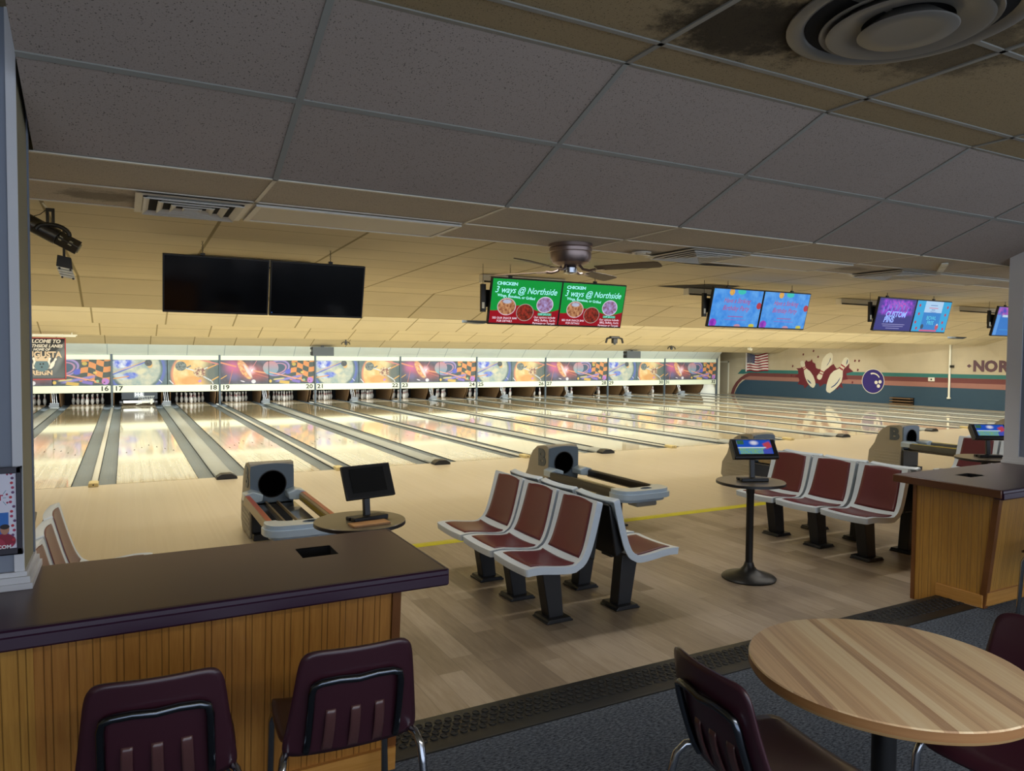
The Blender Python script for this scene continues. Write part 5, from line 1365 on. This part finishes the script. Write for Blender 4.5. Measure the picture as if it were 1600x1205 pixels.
for i in range(4):
    a = R(-58+90*i); ca, sa = math.cos(a), math.sin(a)
    T = Matrix.Rotation(a, 4, 'Z')
    q = MB().mat(M_bronze); q.T = T
    q.tube([(0.07, 0, -0.15), (0.10, 0, -0.185), (0.15, 0, -0.197), (0.20, 0, -0.19)], 0.010, 8)
    q.box(0.18, 0.27, -0.03, 0.03, -0.197, -0.192)
    q.build('blade_arm', t)
    q = MB().mat(M_blade); q.T = T @ Matrix.Rotation(R(-11), 4, 'X')
    out = [(0.22, -0.045), (0.58, -0.064), (0.665, -0.062), (0.688, -0.047), (0.693, 0.0), (0.688, 0.047), (0.665, 0.062), (0.58, 0.064), (0.22, 0.045)]
    q.prism(out, 'z', -0.192, -0.186)
    q.build('blade', t, bevel=0.002)

# ------------------------------------------------------------------ ceiling vents and panels
M_vent = plain('vent_metal', '#d2cfc2', 0.45); M_lens = plain('light_lens_off', '#c2bcab', 0.5)
def sq_vent(cx, cy, z, lab, half=0.285):
    t = thing('ceiling_vent', (cx, cy, z), lab, 'vent', group='square louvred ceiling vents')
    q = MB().mat(M_vent)
    def ring(h0, h1, z0, z1):
        o = [(-h0, -h0, z0), (h0, -h0, z0), (h0, h0, z0), (-h0, h0, z0)]; i_ = [(-h1, -h1, z1), (h1, -h1, z1), (h1, h1, z1), (-h1, h1, z1)]
        for k in range(4): q.add([o[k], o[(k+1) % 4], i_[(k+1) % 4], i_[k]], [(0, 1, 2, 3)])
    ring(half+0.01, half-0.025, -0.006, -0.010)
    q.build('frame', t, smooth=0, recalc=False)
    q = MB().mat(M_vent)
    for n_, h in enumerate((half-0.03, half-0.10, half-0.165, half-0.225)):
        ring(h, h-0.030, -0.022, 0.0); ring(h+0.004, h, -0.018, -0.024)
    q.build('louvre', t, smooth=0, recalc=False)
    MB().mat(M_dark).box(-half+0.02, half-0.02, -half+0.02, half-0.02, -0.0015, 0.0).build('duct', t)
sq_vent(0.735, -7.09, 2.622, 'square louvred air vent at left beside the dim light panel', 0.27)
sq_vent(4.385, -7.09, 2.622, 'square louvred air vent right of the ceiling fan')
sq_vent(6.82, -7.09, 2.622, 'dark square air vent near the right pillar')
for x0, lab in ((1.03, 'dim unlit ceiling light panel right of the left vent'), (4.69, 'dim unlit ceiling light panel right of the fan'), (7.13, 'dim unlit ceiling light panel near the right pillar')):
    t = thing('light_panel', (x0+0.61, -7.10, 2.622), lab, 'ceiling light', group='unlit ceiling light panels')
    MB().mat(M_lens).box(-0.575, 0.575, -0.215, 0.215, -0.008, 0.0).build('lens', t, bevel=0.003)
    q = MB().mat(M_vent)
    q.box(-0.605, 0.605, -0.245, -0.215, -0.012, 0.0).box(-0.605, 0.605, 0.215, 0.245, -0.012, 0.0).box(-0.605, -0.575, -0.215, 0.215, -0.012, 0.0).box(0.575, 0.605, -0.215, 0.215, -0.012, 0.0)
    q.build('frame', t)
t = thing('round_vent', (2.87, -9.82, 3.024), 'large round air diffuser with concentric rings in the top right ceiling', 'vent')
def rings(prof): return MB().mat(M_vent2).lathe(prof, 64, caps=False)
M_vent2 = plain('diffuser_metal', '#77746c', 0.4)
rings([(0.405, 0.0), (0.405, -0.006), (0.39, -0.012), (0.365, -0.012), (0.345, -0.004), (0.335, 0.02)]).build('outer_ring', t, smooth=50)
rings([(0.225, 0.0), (0.275, -0.028), (0.29, -0.030), (0.292, -0.026), (0.235, 0.004)]).build('middle_ring', t, smooth=50)
rings([(0.215, 0.0), (0.26, -0.036), (0.268, -0.04), (0.255, -0.043), (0.20, -0.030), (0.15, -0.018), (0.15, 0.0)]).build('middle_ring', t, smooth=50)
rings([(0.10, 0.0), (0.155, -0.045), (0.163, -0.050), (0.158, -0.054), (0.10, -0.050), (0.0, -0.046)]).build('centre_disc', t, smooth=50)
MB().mat(M_dark).lathe([(0.0, 0.0015), (0.34, 0.0015), (0.34, 0.0005), (0.0, 0.0005)], 48).build('duct', t)
t = thing('round_vent', (3.93, -6.97, 2.626), 'small round dark-edged ceiling vent between the fan and square vent', 'vent')
MB().mat(M_vent).lathe([(0.0, -0.012), (0.03, -0.014), (0.035, -0.004)], 24).lathe([(0.075, 0.0), (0.075, -0.008), (0.06, -0.012), (0.05, -0.004)], 24, caps=False).mat(M_dark).lathe([(0.0, -0.001), (0.06, -0.001)], 24).build('ring', t)
q = MB().mat(M_white)
for i in range(12):
    q.hexa([(-0.30+i*0.05, -0.02, 0), (-0.30+(i+1)*0.05, -0.02, 0), (-0.30+(i+1)*0.05, 0.03, 0), (-0.30+i*0.05, 0.03, 0)], [(-0.30+i*0.05, -0.02, -0.012-0.006*(i % 2)), (-0.30+(i+1)*0.05, -0.02, -0.012-0.006*((i+1) % 2)), (-0.30+(i+1)*0.05, 0.03, -0.012-0.006*((i+1) % 2)), (-0.30+i*0.05, 0.03, -0.012-0.006*(i % 2))])
tag(q.build('plastic_trim', loc=(6.72, -7.62, 2.626), rot=(0, 0, R(35))), 'loose white plastic trim strip on the ceiling by the right vent', 'trim strip')
q = MB().mat(M_dark).add([(7.24, -3.10, 2.858), (7.75, -3.62, 2.868), (8.33, -3.66, 2.870), (8.40, -3.14, 2.858), (8.15, -3.05, 2.856)], [(0, 1, 2, 3, 4)]).add([(5.88, -5.05, 2.894), (6.30, -5.14, 2.896), (7.22, -5.19, 2.897), (6.40, -5.03, 2.894)], [(0, 1, 2, 3)])
struct(q.build('trim_3', smooth=0, recalc=False))  # flat dark sheets painted in place of shaded gaps between ceiling panels

# ------------------------------------------------------------------ stage light, projector, speakers
t = thing('stage_light', (-0.04, -5.20, 2.695), 'long black stage spotlight hanging from the ceiling at far left', 'spotlight')
ax = Vector((0.29, 0.0, -0.155)).normalized()
q = MB().mat(plain('spot_body', '#1c1a18', 0.35, coat=0.2))
q.tube([Vector((-0.03, 0, -0.012))-ax*0.20, Vector((-0.03, 0, -0.012))+ax*0.05], 0.058, 14).tube([Vector((-0.03, 0, -0.012))+ax*0.05, Vector((-0.03, 0, -0.012))+ax*0.20], 0.054, 4)
q.build('body', t, bevel=0.004)
MB().mat(plain('spot_glass', '#6d6c5c', 0.15)).tube([Vector((-0.03, 0, -0.012))+ax*0.20, Vector((-0.03, 0, -0.012))+ax*0.208], 0.036, 16).build('lens', t)
for dd in (0.075, 0.145):
    q = MB().mat(plain('spot_ring', '#5a584a', 0.2, 0.6)); c_ = Vector((-0.03, -0.040, -0.012))+ax*dd
    q.tube([c_, c_+Vector((0, -0.006, 0))], [0.022, 0.016], 16); q.build('side_lens', t)
q = MB().mat(M_black).box(-0.055, -0.035, -0.01, 0.01, 0.05, 0.165).box(-0.020, 0.0, -0.01, 0.01, 0.05, 0.165).box(-0.055, 0.0, -0.012, 0.012, 0.145, 0.170)
pts = [(-0.115+0.105*(1-math.cos(PI*i/10)), -0.055, 0.0-0.03*i/10+0.060*math.sin(PI*i/10)) for i in range(11)]
q.tube(pts, 0.016, 8)
q.build('bracket', t, bevel=0.003)
MB().mat(M_white).tube([(-0.075, 0, 0.203), (-0.045, 0, 0.165)], 0.008, 6).build('hook', t)
MB().mat(M_black).tube([(-0.05, 0, 0.16), (-0.09, 0, 0.12), (-0.14, 0, 0.10), (-0.19, 0, 0.07)], 0.003, 6).build('cable', t)
t = thing('flood_light', (-0.035, -4.10, 2.56), 'small black and white box light below the stage spotlight', 'light')
MB().mat(M_black).hexa([(-0.075, -0.05, 0.0), (0.045, -0.05, -0.02), (0.045, 0.05, -0.02), (-0.075, 0.05, 0.0)], [(-0.065, -0.05, 0.095), (0.035, -0.05, 0.075), (0.035, 0.05, 0.075), (-0.065, 0.05, 0.095)]).build('top_housing', t, bevel=0.003)
q = MB().mat(M_white)
for i in range(4): q.hexa([(-0.07+i*0.008, -0.055, -0.02-i*0.022), (0.045+i*0.006, -0.055, -0.04-i*0.022), (0.045+i*0.006, 0.05, -0.04-i*0.022), (-0.07+i*0.008, 0.05, -0.02-i*0.022)], [(-0.072+i*0.008, -0.055, -0.003-i*0.022), (0.043+i*0.006, -0.055, -0.023-i*0.022), (0.043+i*0.006, 0.05, -0.023-i*0.022), (-0.072+i*0.008, 0.05, -0.003-i*0.022)])
q.build('white_fins', t)
MB().mat(M_black).box(-0.028, -0.008, -0.01, 0.01, 0.08, 0.325).build('stem', t)
q = MB().mat(M_black)
for a_, b_ in ((-0.05, -0.02), (0.03, -0.03), (-0.03, -0.095), (0.05, -0.105)): q.lathe([(0.0, -0.004), (0.009, -0.004), (0.009, 0.004)], 10, (a_, -0.058, b_), 'y')
q.build('screw', t)
M_spk = plain('speaker_grey', '#4a5560', 0.5)
for x, lab in ((6.38, 'grey box speaker above the post between numbers 20 and 21'), (19.56, 'grey box speaker above the post between numbers 28 and 29')):
    t = thing('speaker', (x, 13.55, 1.97), lab, 'speaker', group='box speakers above the masking')
    MB().mat(M_spk).box(-0.36, 0.36, -0.12, 0.15, -0.15, 0.15).build('cabinet', t, bevel=0.01)
    MB().mat(M_black).box(-0.40, -0.34, -0.06, 0.10, -0.13, -0.02).box(-0.40, -0.34, -0.06, 0.10, 0.06, 0.13).box(-0.05, 0.05, 0.0, 0.05, 0.14, 0.195).build('bracket', t)
def effect(x, y, z, s, ceil, lab):
    t = thing('effect_light', (x, y, z), lab, 'effect light', group='small black effect lights')
    q = MB().mat(M_black)
    q.box(-0.25*s, 0.25*s, -0.08*s, 0.08*s, 0.10*s, 0.22*s).box(-0.12*s, 0.12*s, -0.09*s, 0.09*s, -0.12*s, 0.10*s)
    q.build('body', t, bevel=0.02*s)
    q = MB().mat(M_blackmetal)
    for sx_ in (-1, 1): q.tube([(sx_*0.22*s, 0, 0.15*s), (sx_*0.42*s, 0, 0.10*s), (sx_*0.48*s, 0, -0.10*s)], 0.05*s, 8)
    q.build('side_arm', t)
    MB().mat(M_spk).tube([(0, 0, -0.10*s), (0, -0.05*s, -0.16*s)], [0.07*s, 0.05*s], 12).build('lens', t)
    MB().mat(M_black).box(-0.02, 0.02, -0.02, 0.02, 0.20*s, ceil-z).build('hanger', t)
effect(14.07, 7.3, 2.36, 0.68, 2.765, 'large black effect light hanging above number twenty-seven')
effect(7.02, 12.95, 2.24, 0.30, 2.37, 'small black effect light just right of the left speaker')
effect(21.2, 12.95, 2.26, 0.42, 2.37, 'black effect light at the right above numbers 30 and 31')
for x0, x1, lab in ((4.95, 5.42, 'dark wedge-shaped projector end hanging left of the menu monitors'), (18.05, 18.45, 'dark projector end hanging under the light blue monitor')):
    pass
for x, wd, lab in ((6.17, 0.50, 'dark wedge at the ceiling edge left of the chicken menu monitors'), (21.15, 0.50, 'dark wedge at the ceiling edge under the light blue monitor')):
    t = MB().mat(M_spk).prism([(-wd/2, 0.10), (wd/2, 0.10), (wd/2, 0.02), (wd*0.15, -0.02), (-wd/2, 0.0)], 'y', 0.0, 0.25).build('projector', loc=(x, 0.62, 2.445), bevel=0.006)
    tag(t, lab, 'projector')
cm = thing('security_camera', (25.9, 13.0, 2.30), 'small white camera under the ceiling right of the masking', 'camera')
MB().mat(M_white).tube([(-0.12, 0, 0.0), (0.10, 0, -0.04)], 0.06, 12).box(-0.03, 0.03, -0.03, 0.03, 0.0, 0.065).build('body', cm)
MB().mat(M_black).tube([(0.10, 0, -0.04), (0.14, 0, -0.048)], 0.05, 12).build('lens', cm)

# ------------------------------------------------------------------ banner and lamp above the left lanes
YB = 8.86
bn = thing('hanging_banner', (-1.33, YB, 0), 'dark grey banner with red border and bowling crest at far left', 'banner')
M_bn = paint('banner_print', [('base', ('v', '#5f676e', '#26262a', 1.25, 2.15)), ('ell', .38, 1.75, .12, .55, -22, .8, '#8b949a', .55), ('line', -.2, 1.25, .5, 2.1, .08, .9, '#8a9298', .35)], 0.0, rough=0.6)
def bfn(u, v): return (-0.485+0.97*u, 0.012*math.sin(u*9+v*3)-0.01, 1.205+0.985*v)
MB().mat(M_bn).grid(bfn, 24, 12).build('cloth', bn, solid=0.003, uvs=lambda co: (co.x, co.z))
q = MB().mat(plain('banner_red', '#a8383c', 0.6))
q.box(-0.49, 0.49, -0.032, -0.022, 2.175, 2.195).box(-0.49, 0.49, -0.032, -0.022, 1.20, 1.222).box(0.468, 0.49, -0.032, -0.022, 1.20, 2.195).box(-0.49, -0.468, -0.032, -0.022, 1.20, 2.195)
q.build('border', bn)
B_w = plain('banner_white', '#d8d4cc', 0.6); B_s = plain('banner_sand', '#c8b49a', 0.6)
MB().mat(M_white).tube([(-0.42, -0.01, 2.18), (-0.42, -0.01, 2.293)], 0.003, 6).tube([(0.42, -0.01, 2.18), (0.42, -0.01, 2.293)], 0.003, 6).build('hanging_cord', bn)
text('banner_text', 'WELCOME TO', 0.115, B_w, bn, (0, -0.035, 2.105), shear=0.25, bold=0.005)
text('banner_text', 'NORTHSIDE LANES', 0.098, B_w, bn, (0, -0.035, 1.995), shear=0.25, bold=0.004, sx=0.98)
text('banner_text', 'HOME OF', 0.075, B_w, bn, (0, -0.035, 1.912), shear=0.25, bold=0.003)
text('banner_text', 'AUGUSTA', 0.19, B_s, bn, (0, -0.035, 1.79), bold=0.008, sx=0.92)
text('banner_text', 'REIGN', 0.15, B_s, bn, (0, -0.035, 1.36), bold=0.006)
q = MB().mat(plain('crest_ball', '#55707c', 0.6)).lathe([(0.0, -0.040), (0.145, -0.040), (0.145, -0.034)], 28, (0, 0, 1.535), 'y')
q.mat(M_black)
for a_, b_ in ((-0.03, 1.57), (0.03, 1.575), (0.0, 1.50)): q.lathe([(0.0, -0.0425), (0.018, -0.0425), (0.018, -0.040)], 10, (a_, 0, b_), 'y')
q.build('crest_ball', bn)
q = MB().mat(B_w)
for sx_, rt in ((-0.22, 28), (-0.13, 14), (0.13, -14), (0.22, -28)):
    pr_ = [(0.0, -0.14), (0.03, -0.12), (0.045, -0.05), (0.035, 0.02), (0.018, 0.07), (0.028, 0.12), (0.015, 0.15), (-0.015, 0.15), (-0.028, 0.12), (-0.018, 0.07), (-0.035, 0.02), (-0.045, -0.05), (-0.03, -0.12)]
    c_, s_ = math.cos(R(rt)), math.sin(R(rt))
    q.prism([(sx_+x_*c_-y_*s_, 1.58+x_*s_+y_*c_) for x_, y_ in pr_], 'y', -0.037, -0.033)
q.build('crest_pins', bn)
q = MB().mat(B_s).prism([(-0.12, 1.64), (0.12, 1.64), (0.15, 1.76), (0.07, 1.70), (0.0, 1.77), (-0.07, 1.70), (-0.15, 1.76)], 'y', -0.042, -0.038).build('crest_crown', bn)
t = thing('tube_light', (-1.20, YB-0.12, 2.245), 'white tube lamp just above the dark banner at far left', 'ceiling light')
MB().mat(M_white).box(-0.62, 0.60, -0.035, 0.035, 0.0, 0.03).box(-0.5, -0.48, -0.005, 0.005, 0.03, 0.075).box(0.48, 0.5, -0.005, 0.005, 0.03, 0.075).build('housing', t)
MB().mat(plain('tube_glass', '#eef4ee', 0.3)).tube([(-0.59, 0, -0.014), (0.57, 0, -0.014)], 0.014, 8).build('tube', t)

# screen-door details: make sure nothing but lights, camera and things is left unnamed
for o in COL.objects:
    if o.type == 'MESH' and not o.data.materials:
        o.data.materials.append(M_black)
